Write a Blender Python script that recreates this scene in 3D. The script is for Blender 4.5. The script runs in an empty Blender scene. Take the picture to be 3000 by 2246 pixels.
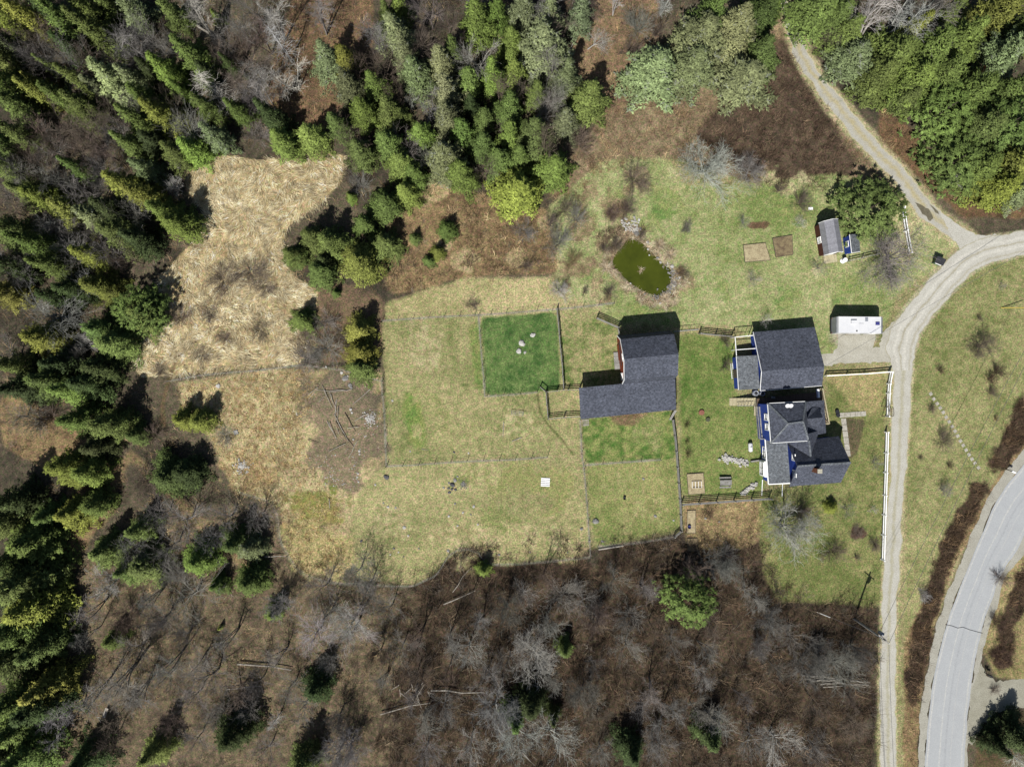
import bpy, math, random
import numpy as np
from mathutils import Vector, geometry

# ------------------------------------------------------------ camera, sky, sun, exposure
S = bpy.context.scene
COL = S.collection
H = 112.0                       # flying height in metres
PX = 19.0                       # photograph pixels per metre on the ground
SUN_EL, SUN_AZ = 52.0, 20.0     # shadows fall up the picture and 20 degrees to the right
cam = bpy.data.cameras.new('camera'); cam.sensor_width = 36.0
cam.lens = 36.0 / 2 / ((1500 / PX) / H); cam.clip_end = 3000.0
cam_o = bpy.data.objects.new('camera', cam); COL.objects.link(cam_o)
cam_o.location = (0, 0, H); cam_o.rotation_euler = (0, 0, 0); S.camera = cam_o
W = bpy.data.worlds.new('World'); S.world = W; W.use_nodes = True
nt = W.node_tree
sky = nt.nodes.new('ShaderNodeTexSky'); sky.sky_type = 'NISHITA'; sky.sun_disc = False
sky.sun_elevation = math.radians(SUN_EL); sky.sun_rotation = math.radians(180 + SUN_AZ)
bg = nt.nodes['Background']; bg.inputs['Strength'].default_value = 0.05
nt.links.new(sky.outputs[0], bg.inputs['Color'])
sun = bpy.data.lights.new('sun', 'SUN'); sun.energy = 4.6; sun.angle = math.radians(0.5); sun.color = (1.0, 0.97, 0.92)
sun_o = bpy.data.objects.new('sun', sun); COL.objects.link(sun_o)
el, az = math.radians(SUN_EL), math.radians(SUN_AZ)
to_sun = Vector((-math.sin(az) * math.cos(el), -math.cos(az) * math.cos(el), math.sin(el)))
sun_o.rotation_euler = to_sun.to_track_quat('Z', 'Y').to_euler()
S.view_settings.view_transform = 'Standard'; S.view_settings.look = 'None'
S.view_settings.exposure = 0.5; S.view_settings.gamma = 1.0; S.view_settings.use_curve_mapping = False
KEXP = 1.72                     # sunlit picture value / base colour

# ------------------------------------------------------------ helpers
random.seed(7)
def lin(c):
    c = c / 255.0
    return c / 12.92 if c <= 0.04045 else ((c + 0.055) / 1.055) ** 2.4
def SR(r, g, b, k=None, d=.13):
    k = KEXP if k is None else k
    c = [lin(x) / k for x in (r, g, b)]; y = .3 * c[0] + .6 * c[1] + .1 * c[2]
    return tuple(min(.9, max(.003, x + (y - x) * d)) for x in c)
def G(px, py, h=0.0):           # the spot at height h that the photograph shows at a pixel
    f = (H - h) / H / PX
    return Vector(((px - 1500) * f, (1123 - py) * f, h))
def O(x, y, h=0.0): return G(x * 1.35624, y * 1.35624, h)
def T(c, r, x, y, h=0.0):
    return G(750 * c + x / 2.947, [0, 562, 1124, 1684][r] + y / 2.947, h)
QO = {1: (0, 0), 2: (1000, 0), 3: (1875, 0), 4: (0, 700), 5: (0, 1404), 6: (1000, 1404), 7: (1875, 1404)}
def Qp(q, x, y): return (QO[q][0] + x / 1.1307, QO[q][1] + y / 1.1307)
def Q(q, x, y, h=0.0): return G(*Qp(q, x, y), h)
def tp(c, r, x, y): return (750 * c + x / 2.947, [0, 562, 1124, 1684][r] + y / 2.947)
def pix(v): # where a point shows in the photograph
    f = H / (H - v[2]) * PX
    return (1500 + v[0] * f, 1123 - v[1] * f)

class MB:
    def __init__(s): s.v = []; s.f = []
    def add(s, vs, fs):
        n = len(s.v); s.v += [tuple(p) for p in vs]; s.f += [tuple(i + n for i in f) for f in fs]; return s
    def box(s, c, d, rz=0.0):
        cx, cy, cz = c; x, y, z = d[0] / 2, d[1] / 2, d[2] / 2; ca, sa = math.cos(rz), math.sin(rz)
        vs = [(cx + a * x * ca - b * y * sa, cy + a * x * sa + b * y * ca, cz + e * z) for e in (-1, 1) for a, b in ((-1, -1), (1, -1), (1, 1), (-1, 1))]
        return s.add(vs, [(3, 2, 1, 0), (4, 5, 6, 7), (0, 1, 5, 4), (1, 2, 6, 5), (2, 3, 7, 6), (3, 0, 4, 7)])
    def bar(s, a, b, w, h):     # a square beam from a to b
        a, b = Vector(a), Vector(b); d = (b - a); d.normalize()
        u = Vector((-d.y, d.x, 0)); u = Vector((1, 0, 0)) if u.length < 1e-4 else u.normalized()
        n = d.cross(u).normalized()
        vs = [p + u * (i * w / 2) + n * (j * h / 2) for p in (a, b) for i, j in ((-1, -1), (1, -1), (1, 1), (-1, 1))]
        return s.add(vs, [(0, 1, 2, 3), (7, 6, 5, 4), (4, 5, 1, 0), (5, 6, 2, 1), (6, 7, 3, 2), (7, 4, 0, 3)])
    def prism(s, poly, z0, z1):
        n = len(poly); ar = sum(poly[i][0] * poly[(i + 1) % n][1] - poly[(i + 1) % n][0] * poly[i][1] for i in range(n))
        if ar < 0: poly = list(poly)[::-1]
        zz = (lambda z, i: z[i] if isinstance(z, (list, tuple)) else z)
        if ar < 0 and isinstance(z1, (list, tuple)): z1 = list(z1)[::-1]
        vs = [(p[0], p[1], zz(z0, i)) for i, p in enumerate(poly)] + [(p[0], p[1], zz(z1, i)) for i, p in enumerate(poly)]
        return s.add(vs, [tuple(range(n - 1, -1, -1)), tuple(range(n, 2 * n))] + [(i, (i + 1) % n, n + (i + 1) % n, n + i) for i in range(n)])
    def extrude(s, prof, u0, u1):   # profile of (v, z) pushed along the local x axis
        n = len(prof); ar = sum(prof[i][0] * prof[(i + 1) % n][1] - prof[(i + 1) % n][0] * prof[i][1] for i in range(n))
        if ar < 0: prof = list(prof)[::-1]
        vs = [(u0, v, z) for v, z in prof] + [(u1, v, z) for v, z in prof]
        return s.add(vs, [tuple(range(n - 1, -1, -1)), tuple(range(n, 2 * n))] + [(i, (i + 1) % n, n + (i + 1) % n, n + i) for i in range(n)])
    def slab(s, pts, t):            # a roof plane: polygon of 3-D points with thickness t below
        n = len(pts); ar = sum(pts[i][0] * pts[(i + 1) % n][1] - pts[(i + 1) % n][0] * pts[i][1] for i in range(n))
        if ar < 0: pts = list(pts)[::-1]
        vs = [tuple(p) for p in pts] + [(p[0], p[1], p[2] - t) for p in pts]
        return s.add(vs, [tuple(range(n)), tuple(range(2 * n - 1, n - 1, -1))] + [((i + 1) % n, i, n + i, n + (i + 1) % n) for i in range(n)])
    def tube(s, pts, rad, n=6):
        rings = []
        pts = [Vector(p) for p in pts]
        for i, p in enumerate(pts):
            d = (pts[min(i + 1, len(pts) - 1)] - pts[max(i - 1, 0)]).normalized()
            u = d.orthogonal().normalized(); w = d.cross(u); r = rad[i] if isinstance(rad, (list, tuple)) else rad
            rings.append([p + (u * math.cos(a) + w * math.sin(a)) * r for a in [k * 2 * math.pi / n for k in range(n)]])
        vs = [v for R in rings for v in R]
        fs = [(i * n + k, i * n + (k + 1) % n, (i + 1) * n + (k + 1) % n, (i + 1) * n + k) for i in range(len(pts) - 1) for k in range(n)]
        fs += [tuple(range(n - 1, -1, -1)), tuple(range((len(pts) - 1) * n, len(pts) * n))]
        return s.add(vs, fs)
    def lathe(s, c, prof, n=14):    # (radius, z) profile round a vertical axis
        vs = [(c[0] + r * math.cos(2 * math.pi * k / n), c[1] + r * math.sin(2 * math.pi * k / n), c[2] + z) for r, z in prof for k in range(n)]
        fs = [(i * n + k, i * n + (k + 1) % n, (i + 1) * n + (k + 1) % n, (i + 1) * n + k) for i in range(len(prof) - 1) for k in range(n)]
        fs += [tuple(range(n - 1, -1, -1)), tuple(range((len(prof) - 1) * n, len(prof) * n))]
        return s.add(vs, fs)
    def build(s, name, m, parent=None, smooth=False):
        me = bpy.data.meshes.new(name); me.from_pydata(s.v, [], s.f); me.materials.append(m)
        if smooth: me.polygons.foreach_set('use_smooth', [True] * len(me.polygons))
        me.update()
        o = bpy.data.objects.new(name, me); COL.objects.link(o)
        if parent is not None: o.parent = parent
        return o

def mesh_np(name, v, f, m, col=None, parent=None, link=True, smooth=False):
    """v (N,3), f (M,3 or 4) arrays to a mesh object, col (N,3) a point colour attribute"""
    me = bpy.data.meshes.new(name); k = f.shape[1]
    me.vertices.add(len(v)); me.vertices.foreach_set('co', np.ascontiguousarray(v, np.float32).ravel())
    me.loops.add(f.size); me.loops.foreach_set('vertex_index', np.ascontiguousarray(f, np.int32).ravel())
    me.polygons.add(len(f)); me.polygons.foreach_set('loop_start', np.arange(0, f.size, k, dtype=np.int32))
    me.update(calc_edges=True)
    if col is not None:
        a = me.color_attributes.new('Col', 'FLOAT_COLOR', 'POINT')
        a.data.foreach_set('color', np.concatenate([col, np.ones((len(col), 1))], 1).astype(np.float32).ravel())
    me.polygons.foreach_set('use_smooth', np.full(len(f), smooth))
    me.materials.append(m)
    if not link: return me
    o = bpy.data.objects.new(name, me); COL.objects.link(o)
    if parent is not None: o.parent = parent
    return o

def tag(o, label, cat, group=None):
    o['label'] = label; o['category'] = cat
    if group: o['group'] = group
    return o
def thing(name, label, cat, loc=(0, 0, 0), rz=0.0, group=None):
    o = bpy.data.objects.new(name, None); COL.objects.link(o)
    o.location = loc; o.rotation_euler = (0, 0, rz); o.empty_display_size = 0.3
    return tag(o, label, cat, group)
def struct(o): o['kind'] = 'structure'; return o
def stuff(o, label=None):
    o['kind'] = 'stuff'
    if label: o['label'] = label
    return o

# ------------------------------------------------------------ materials
def new_mat(name, rough=0.85, spec=0.25):
    m = bpy.data.materials.new(name); m.use_nodes = True
    b = m.node_tree.nodes['Principled BSDF']; b.inputs['Roughness'].default_value = rough
    b.inputs['Specular IOR Level'].default_value = spec
    return m, m.node_tree, b
def noise(t, scale, detail=4, rough=.6, vec=None):
    n = t.nodes.new('ShaderNodeTexNoise'); n.inputs['Scale'].default_value = scale
    n.inputs['Detail'].default_value = detail; n.inputs['Roughness'].default_value = rough
    if vec is None:
        g = t.nodes.new('ShaderNodeNewGeometry'); vec = g.outputs['Position']
    t.links.new(vec, n.inputs['Vector']); return n.outputs['Fac']
def ramp(t, fac, stops):
    r = t.nodes.new('ShaderNodeValToRGB'); e = r.color_ramp.elements
    e[0].position, e[0].color = stops[0][0], (*stops[0][1], 1)
    e[1].position, e[1].color = stops[-1][0], (*stops[-1][1], 1)
    for p, c in stops[1:-1]:
        x = e.new(p); x.color = (*c, 1)
    t.links.new(fac, r.inputs['Fac']); return r.outputs['Color']
def mix(t, a, b, fac, mode='MIX'):
    m = t.nodes.new('ShaderNodeMix'); m.data_type = 'RGBA'; m.blend_type = mode
    for s, x in ((0, fac), (6, a), (7, b)):
        if hasattr(x, 'links') or hasattr(x, 'is_linked'): t.links.new(x, m.inputs[s])
        elif s == 0: m.inputs[0].default_value = x
        else: m.inputs[s].default_value = (*x, 1) if len(x) == 3 else x
    return m.outputs[2]
def bump(t, b, h, strength=.5, dist=.05):
    n = t.nodes.new('ShaderNodeBump'); n.inputs['Strength'].default_value = strength; n.inputs['Distance'].default_value = dist
    t.links.new(h, n.inputs['Height']); t.links.new(n.outputs[0], b.inputs['Normal'])
def gray(x): return (x, x, x)
def speckle(name, ca, cb, s1=1.0, s2=8.0, rough=.85, bmp=.3, spec=.25, lo=.35, hi=.65, con=None):
    con = (.38 if bmp else .07) if con is None else con
    m, t, b = new_mat(name, rough, spec)
    c = ramp(t, noise(t, s1, 5, .65), [(lo, ca), (hi, cb)])
    f = noise(t, s2, 3, .7)
    c = mix(t, c, ramp(t, f, [(.3, gray(1 - con)), (.7, gray(1 + con))]), 1.0, 'MULTIPLY')
    t.links.new(c, b.inputs['Base Color'])
    if bmp: bump(t, b, f, bmp, .04)
    return m
def boards(name, ca, cb, width=.15, axis='X', rough=.75, gap=.55, wear=None):
    """painted or weathered boards: grooves across the object's own axis, each board a slightly different tone"""
    m, t, b = new_mat(name, rough)
    tc = t.nodes.new('ShaderNodeTexCoord'); sp = t.nodes.new('ShaderNodeSeparateXYZ'); t.links.new(tc.outputs['Object'], sp.inputs[0])
    dv = t.nodes.new('ShaderNodeMath'); dv.operation = 'DIVIDE'; t.links.new(sp.outputs[axis], dv.inputs[0]); dv.inputs[1].default_value = width
    fl = t.nodes.new('ShaderNodeMath'); fl.operation = 'FLOOR'; t.links.new(dv.outputs[0], fl.inputs[0])
    wn = t.nodes.new('ShaderNodeTexWhiteNoise'); wn.noise_dimensions = '1D'; t.links.new(fl.outputs[0], wn.inputs['W'])
    fr = t.nodes.new('ShaderNodeMath'); fr.operation = 'FRACT'; t.links.new(dv.outputs[0], fr.inputs[0])
    c = ramp(t, wn.outputs['Value'], [(0, ca), (1, cb)])
    c = mix(t, c, ramp(t, noise(t, 5, 4), [(.3, gray(.75)), (.7, gray(1.2))]), 1.0, 'MULTIPLY')
    if wear: c = mix(t, c, wear, ramp(t, noise(t, 9, 5), [(.58, gray(0)), (.68, gray(1))]))
    c = mix(t, c, ramp(t, fr.outputs[0], [(0, gray(gap)), (.09, gray(1))]), 1.0, 'MULTIPLY')
    t.links.new(c, b.inputs['Base Color']); return m
def shingles(name, ca, cb, row=.16):
    m, t, b = new_mat(name, .9, .2)
    tc = t.nodes.new('ShaderNodeTexCoord')
    br = t.nodes.new('ShaderNodeTexBrick'); br.inputs['Scale'].default_value = 1.0
    br.inputs['Brick Width'].default_value = .32; br.inputs['Row Height'].default_value = row; br.inputs['Mortar Size'].default_value = .012
    br.inputs['Color1'].default_value = (*ca, 1); br.inputs['Color2'].default_value = (*cb, 1); br.inputs['Mortar'].default_value = (*[x * .45 for x in ca], 1)
    t.links.new(tc.outputs['Object'], br.inputs['Vector'])
    c = mix(t, br.outputs['Color'], ramp(t, noise(t, 3.5, 5, .7), [(.34, gray(.55)), (.66, gray(1.6))]), 1.0, 'MULTIPLY')
    c = mix(t, c, ramp(t, noise(t, .45, 3), [(.35, gray(.9)), (.65, gray(1.12))]), 1.0, 'MULTIPLY')
    t.links.new(c, b.inputs['Base Color']); return m
def attr_mat(name, rough=.8, objcol=False, trans=0.0):
    """colour from the mesh's own attribute; with objcol: attribute is (tone, -, lichen) over the object's colour"""
    m, t, b = new_mat(name, rough, .15)
    a = t.nodes.new('ShaderNodeAttribute'); a.attribute_name = 'Col'
    if not objcol: t.links.new(a.outputs['Color'], b.inputs['Base Color']); return m
    oi = t.nodes.new('ShaderNodeObjectInfo'); sp = t.nodes.new('ShaderNodeSeparateColor'); t.links.new(a.outputs['Color'], sp.inputs[0])
    cb = t.nodes.new('ShaderNodeCombineColor')
    for i in range(3): t.links.new(sp.outputs[0], cb.inputs[i])
    c = mix(t, oi.outputs['Color'], cb.outputs[0], 1.0, 'MULTIPLY')
    c = mix(t, c, SR(150, 155, 138), sp.outputs[2])
    t.links.new(c, b.inputs['Base Color'])
    return m
M = {}
M['shingle'] = shingles('dark shingles', SR(80, 85, 98), SR(98, 103, 117))
M['shingle_grey'] = shingles('grey shingles', SR(106, 112, 118), SR(128, 133, 138))
M['red'] = boards('barn red boards', SR(150, 66, 40, None, 0), SR(164, 76, 46, None, 0), .18, 'Z')
M['maroon'] = boards('maroon boards', SR(92, 44, 36), SR(100, 50, 40), .2, 'Y', gap=.8)
M['blue'] = boards('blue boards', SR(50, 80, 176, None, 0), SR(58, 90, 190, None, 0), .16, 'Z', gap=.8)
M['white'] = speckle('white paint', SR(250, 250, 248, 1.1), SR(236, 236, 232, 1.1), 2, 14, .55, 0)
M['white_metal'] = speckle('white painted metal', SR(252, 252, 252), SR(240, 241, 244), .8, 6, .35, 0, .5)
M['grey_metal'] = speckle('grey metal', SR(150, 155, 165), SR(172, 178, 188), 2, 9, .4, 0, .5)
M['roof_metal'] = boards('ribbed roof metal', SR(150, 150, 158), SR(162, 162, 170), .3, 'Y', .45, .62)
M['glass'], _t, _b = new_mat('window glass', .08, .6); _b.inputs['Base Color'].default_value = (.02, .025, .03, 1)
M['blue_glass'], _t, _b = new_mat('blue vent glass', .2, .5); _b.inputs['Base Color'].default_value = (*SR(72, 74, 150), 1)
M['grey_wood'] = boards('weathered grey boards', SR(150, 148, 142), SR(180, 178, 172), .14, 'Y', .9, .5)
M['grey_rail'] = speckle('weathered grey rails', SR(176, 174, 170), SR(140, 136, 128), 3, 14, .9, .2)
M['pale_wood'] = boards('pale new boards', SR(196, 184, 142), SR(214, 202, 160), .14, 'X', .8, .5)
M['dark_wood'] = boards('brown deck boards', SR(112, 92, 72), SR(132, 108, 84), .14, 'X', .85, .5)
M['post'] = speckle('old wooden posts', SR(118, 108, 92), SR(88, 78, 64), 4, 18, .9, .2)
M['brick'] = speckle('chimney brick', SR(168, 104, 66), SR(138, 84, 56), 5, 20, .9, .3)
M['cap'] = speckle('pale concrete', SR(206, 200, 176), SR(186, 180, 160), 3, 14, .9, .2)
M['black'] = speckle('black plastic', SR(46, 48, 54), SR(32, 34, 40), 3, 12, .5, 0, .4)
M['green_metal'] = speckle('green painted steel', SR(34, 92, 66), SR(28, 76, 56), 3, 12, .5, 0, .4)
M['terracotta'] = speckle('terracotta plastic', SR(168, 106, 84), SR(150, 94, 74), 3, 12, .7, 0)
M['olive_lid'] = speckle('mossy concrete', SR(100, 104, 74), SR(84, 88, 62), 3, 12, .8, .1)
M['stone'] = speckle('field stone', SR(172, 170, 164), SR(128, 126, 122), 1.6, 7, .9, .5)
M['pale_stone'] = speckle('pale field stone', SR(222, 219, 210), SR(184, 180, 172), 1.6, 7, .9, .5)
M['dark_stone'] = speckle('dark field stone', SR(112, 112, 116), SR(84, 84, 88), 1.6, 7, .9, .5)
M['slab'] = speckle('paving slabs', SR(206, 200, 184), SR(178, 172, 156), 1.2, 9, .9, .3)
M['log'] = speckle('bleached logs', SR(204, 196, 182), SR(156, 146, 130), 1.6, 14, .9, .4)
M['log_brown'] = speckle('brown logs', SR(118, 102, 84), SR(84, 72, 58), 1.6, 14, .9, .4)
M['wire'] = speckle('galvanised wire', SR(150, 150, 146), SR(128, 128, 124), 3, 12, .6, 0)
M['cable'] = speckle('overhead cable', SR(120, 120, 122), SR(100, 100, 104), 3, 12, .6, 0)
M['yellow'] = speckle('yellow plastic', SR(226, 196, 52), SR(214, 184, 46), 2, 10, .6, 0)
M['soil'] = speckle('garden soil', SR(118, 98, 74), SR(160, 142, 100), 1.5, 7, .95, .6)
M['soil_straw'] = speckle('straw mulch', SR(168, 150, 112), SR(206, 190, 144), 1.8, 7, .95, .8)
M['bark'] = speckle('brown bark', SR(104, 90, 76), SR(78, 68, 58), 2, 12, .95, .4)
M['foliage'] = attr_mat('needle foliage', .75, True)
M['twig'] = attr_mat('bare twigs', .85, True)
M['stem'] = attr_mat('dry stems', .9)
M['gravel'] = None
# ------------------------------------------------------------ ground: one sheet, coloured by what grows where
rng = np.random.default_rng(11)
STEP = 0.2
fx = np.arange(-86, 86.01, STEP); fy = np.arange(-66, 66.01, STEP)
far = np.array([4, 10, 20, 40, 80, 160, 300, 500.0])
xs = np.concatenate([-86 - far[::-1], fx, 86 + far]); ys = np.concatenate([-66 - far[::-1], fy, 66 + far])
NX, NY = len(xs), len(ys)
XX, YY = np.meshgrid(xs, ys)
def vnoise(cell, seed, oct=1, gain=.5):
    out = np.zeros((NY, NX)); amp = 1.0; tot = 0
    for k in range(oct):
        r = np.random.default_rng(seed + k * 101); c = cell / 2 ** k
        gx = np.clip((XX + 700) / c, 0, None); gy = np.clip((YY + 700) / c, 0, None)
        n = 512; t = r.random((n, n)); ix, iy = gx.astype(int), gy.astype(int)
        fxx, fyy = gx - ix, gy - iy; fxx = fxx * fxx * (3 - 2 * fxx); fyy = fyy * fyy * (3 - 2 * fyy)
        a = t[iy % n, ix % n]; b = t[iy % n, (ix + 1) % n]; cc = t[(iy + 1) % n, ix % n]; d = t[(iy + 1) % n, (ix + 1) % n]
        out += amp * ((a * (1 - fxx) + b * fxx) * (1 - fyy) + (cc * (1 - fxx) + d * fxx) * fyy); tot += amp; amp *= gain
    return out / tot
def inside(poly):
    m = np.zeros((NY, NX), bool); P = [(p[0], p[1]) for p in poly]; n = len(P)
    for i in range(n):
        (x0, y0), (x1, y1) = P[i], P[(i + 1) % n]
        if y0 == y1: continue
        c = ((y0 > YY) != (y1 > YY)) & (XX < (x1 - x0) * (YY - y0) / (y1 - y0) + x0)
        m ^= c
    return m
def blur(a, r):
    k = max(1, int(r / STEP)); 
    for _ in range(2):
        for ax in (0, 1):
            p = np.pad(a, [(k + 1, k) if i == ax else (0, 0) for i in (0, 1)], mode='edge').cumsum(ax)
            n = a.shape[ax]
            sl = lambda s, e: tuple(slice(s, e) if i == ax else slice(None) for i in (0, 1))
            a = (p[sl(2 * k + 1, 2 * k + 1 + n)] - p[sl(0, n)]) / (2 * k + 1)
    return a
EDGE = vnoise(2.5, 5, 4, .65)
def soft(poly, r=.8, rag=.5):
    w = blur(inside(poly).astype(float), r)
    return np.clip((w - .5 + (EDGE - .5) * rag * 4 * w * (1 - w)) / .3 + .5, 0, 1)
def op(*pts): return [O(*p) for p in pts]
def blob(x, y, rx, ry=None, n=18, seed=0):
    r = random.Random(seed + x * 7 + y); ry = ry or rx
    return [O(x + math.cos(a) * rx * r.uniform(.5, 1.35), y + math.sin(a) * ry * r.uniform(.5, 1.35)) for a in [i * 2 * math.pi / n for i in range(n)]]
N1, N2, N3, N4 = vnoise(9, 21, 4, .6), vnoise(2.2, 31, 4, .65), vnoise(.7, 41, 3, .7), vnoise(5, 51, 5, .6)
col = np.zeros((NY, NX, 3))
def two(a, b, w):
    return np.array(a)[None, None] * (1 - w[..., None]) + np.array(b)[None, None] * w[..., None]
def ct(w, lo=.4, hi=.6): return np.clip((w - lo) / (hi - lo), 0, 1)
def paint(poly, a, b, nz=None, r=.8, rag=.5, amt=1.0, m=None):
    global col
    w = (soft(poly, r, rag) if m is None else m) * amt
    col = col * (1 - w[..., None]) + two(SR(*a), SR(*b), ct(N2 * .3 + N5 * .3 + N6 * .4 if nz is None else nz, .36, .64)) * w[..., None]
    return w
N5 = vnoise(1.3, 61, 4, .75)
N6 = np.random.default_rng(3).random((NY, NX)); N6 = blur(N6, .12); N6 = (N6 - N6.mean()) / N6.std() * .12 + .5
N7 = vnoise(14, 121, 5, .62)
mixn = N1 * .30 + N7 * .30 + N2 * .18 + N5 * .12 + N6 * .22 - .06
# forest floor everywhere first
col = two(SR(114, 102, 80), SR(72, 66, 54), ct(mixn))
# tan and orange leaf litter in the openings
paint(op((640, -30), (800, -30), (810, 110), (720, 260), (660, 330), (600, 330), (580, 180)), (146, 116, 82), (108, 86, 64))
paint(op((1270, -30), (1430, -30), (1420, 110), (1340, 250), (1280, 260), (1225, 160)), (158, 130, 94), (122, 100, 76))
paint(op((0, 850), (60, 860), (180, 930), (260, 1000), (250, 1060), (150, 1250), (110, 1240), (150, 1040), (0, 960)), (168, 142, 96), (122, 98, 70))
paint(op((150, 1260), (280, 1100), (600, 1090), (700, 1260), (900, 1280), (860, 1656), (120, 1656)), (140, 122, 92), (92, 80, 64))
SOUTH = op((600, 1090), (760, 1250), (960, 1240), (1010, 1195), (1280, 1200), (1480, 1150), (1650, 1200), (1680, 1300), (1900, 1310), (1900, 1700), (0, 1700), (140, 1260), (300, 1120))
TK = paint(op((960, 1200), (1280, 1195), (1480, 1150), (1660, 1170), (1690, 1300), (1900, 1300), (1900, 1700), (820, 1700), (880, 1290)), (104, 86, 66), (58, 48, 38), r=3.0, rag=2.2)
paint(op((1190, 440), (1300, 345), (1440, 335), (1640, 395), (1830, 372), (1960, 430), (2080, 520), (2240, 500), (2240, 900), (2100, 1150), (2000, 1400), (1960, 1700), (1890, 1700), (1900, 1290), (1700, 1290), (1640, 1130), (1470, 1150), (1280, 1185), (960, 1235), (830, 1000), (830, 660), (1000, 600), (1200, 600)), (186, 172, 122), (134, 132, 80), mixn)
# brown thicket round the pond and the track
B1 = paint(op((1300, 250), (1480, 190), (1600, 100), (1700, 20), (1730, 60), (1860, 340), (1960, 430), (1830, 400), (1640, 400), (1470, 340), (1340, 360), (1210, 440), (1180, 420), (1230, 340)), (164, 144, 108), (120, 100, 76))
B2 = paint(op((1500, 290), (1560, 230), (1690, 80), (1720, 90), (1850, 370), (1790, 410), (1660, 400), (1560, 340)), (116, 96, 76), (86, 72, 58))
B3 = paint(op((860, 420), (930, 380), (1030, 420), (1180, 450), (1210, 590), (1000, 600), (850, 640), (815, 560)), (168, 142, 96), (120, 96, 68))
B4 = paint(op((1900, 330), (1990, 390), (2080, 470), (2230, 470), (2230, 360), (2080, 400), (2000, 320), (1900, 200)), (136, 106, 72), (104, 80, 58))
paint(op((650, 620), (760, 610), (830, 650), (830, 760), (700, 790), (670, 720)), (140, 116, 86), (110, 92, 72))
# meadow of flattened straw
MEADOW = op((405, 368), (470, 335), (560, 345), (640, 338), (700, 325), (752, 340), (735, 400), (690, 440), (620, 490), (606, 545), (640, 600), (690, 628), (676, 700), (690, 750), (640, 786), (480, 802), (300, 815), (284, 760), (300, 700), (362, 660), (340, 600), (420, 520), (442, 455), (400, 410))
MW = paint(MEADOW, (216, 192, 136), (160, 136, 92), r=.5)
paint(op((860, 430), (900, 395), (960, 390), (980, 420), (900, 450)), (200, 178, 128), (160, 136, 92))
for x, y, r in ((905, 408, 26), (1005, 560, 30), (1120, 560, 26), (960, 530, 22), (1180, 480, 22)): paint(blob(x, y, r), (200, 180, 132), (166, 144, 98), r=.6, amt=.8)
# pastures
PA = paint(op((825, 690), (1040, 680), (1205, 670), (1300, 668), (1340, 720), (1345, 830), (1250, 900), (1255, 985), (1050, 990), (835, 1003)), (184, 172, 118), (128, 134, 74), mixn)
paint(op((830, 655), (1010, 600), (1200, 600), (1320, 640), (1210, 668), (840, 692)), (200, 184, 130), (150, 146, 88), mixn)
paint(op((1210, 690), (1330, 690), (1335, 830), (1215, 840)), (178, 166, 112), (108, 126, 60), N2 * .5 + N3 * .5)
paint(op((1010, 700), (1040, 690), (1048, 850), (1030, 850)), (110, 138, 62), (150, 150, 84), r=.8)
paint(op((868, 840), (905, 850), (925, 960), (905, 985), (875, 920)), (108, 140, 58), (150, 156, 78), r=1.2)
paint(op((1041, 686), (1203, 674), (1210, 842), (1050, 852)), (74, 108, 48), (116, 140, 72), N2 * .5 + N3 * .5, r=.4, rag=.35)
paint(op((835, 1003), (1255, 990), (1275, 1190), (1100, 1225), (960, 1240), (880, 1262), (770, 1250), (740, 1100), (760, 1050)), (190, 178, 122), (134, 136, 80), mixn)
paint(op((950, 1010), (1250, 1000), (1260, 1050), (1180, 1110), (1020, 1040)), (138, 142, 76), (176, 168, 104), mixn, r=2.4, rag=2.6, amt=.85)
for x, y, r in ((1080, 1115, 34), (890, 1030, 30), (980, 1030, 22)): paint(blob(x, y, r), (112, 128, 62), (160, 158, 94), r=1.6, rag=2.4, amt=.8)
paint(op((1262, 1003), (1425, 992), (1466, 990), (1470, 1145), (1285, 1180)), (166, 162, 98), (110, 128, 58), mixn)
paint(op((1258, 905), (1455, 888), (1462, 990), (1262, 1000)), (86, 122, 44), (150, 154, 84), N2 * .4 + N6 * .6, r=.5)
paint(op((1310, 885), (1410, 880), (1370, 920), (1330, 918)), (150, 128, 92), (120, 100, 70), r=.6)
paint(op((380, 825), (560, 800), (830, 790), (832, 1000), (770, 1060), (740, 1240), (640, 1240), (600, 1090), (500, 1060), (465, 960), (440, 930), (400, 900)), (208, 188, 136), (128, 112, 78), mixn)
paint(op((630, 800), (825, 795), (832, 1000), (740, 1060), (690, 1050), (660, 960), (660, 850)), (152, 134, 104), (108, 98, 80), mixn, r=2.4, rag=2.2)
paint(op((600, 1080), (690, 1040), (750, 1080), (740, 1140), (690, 1150), (620, 1130)), (128, 136, 62), (174, 158, 84), mixn, r=2.4, rag=2)
paint(op((600, 1130), (700, 1120), (760, 1180), (750, 1250), (650, 1230), (608, 1180)), (202, 182, 120), (146, 140, 84), mixn, r=2.2, rag=2)
BULGE = op((905, 1262), (940, 1238), (962, 1212), (985, 1192), (1015, 1180), (1048, 1184), (1068, 1208), (1075, 1222), (1280, 1212), (1280, 1260))
TK = np.maximum(TK, paint(BULGE, (98, 80, 62), (54, 44, 35), r=.4))
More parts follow.
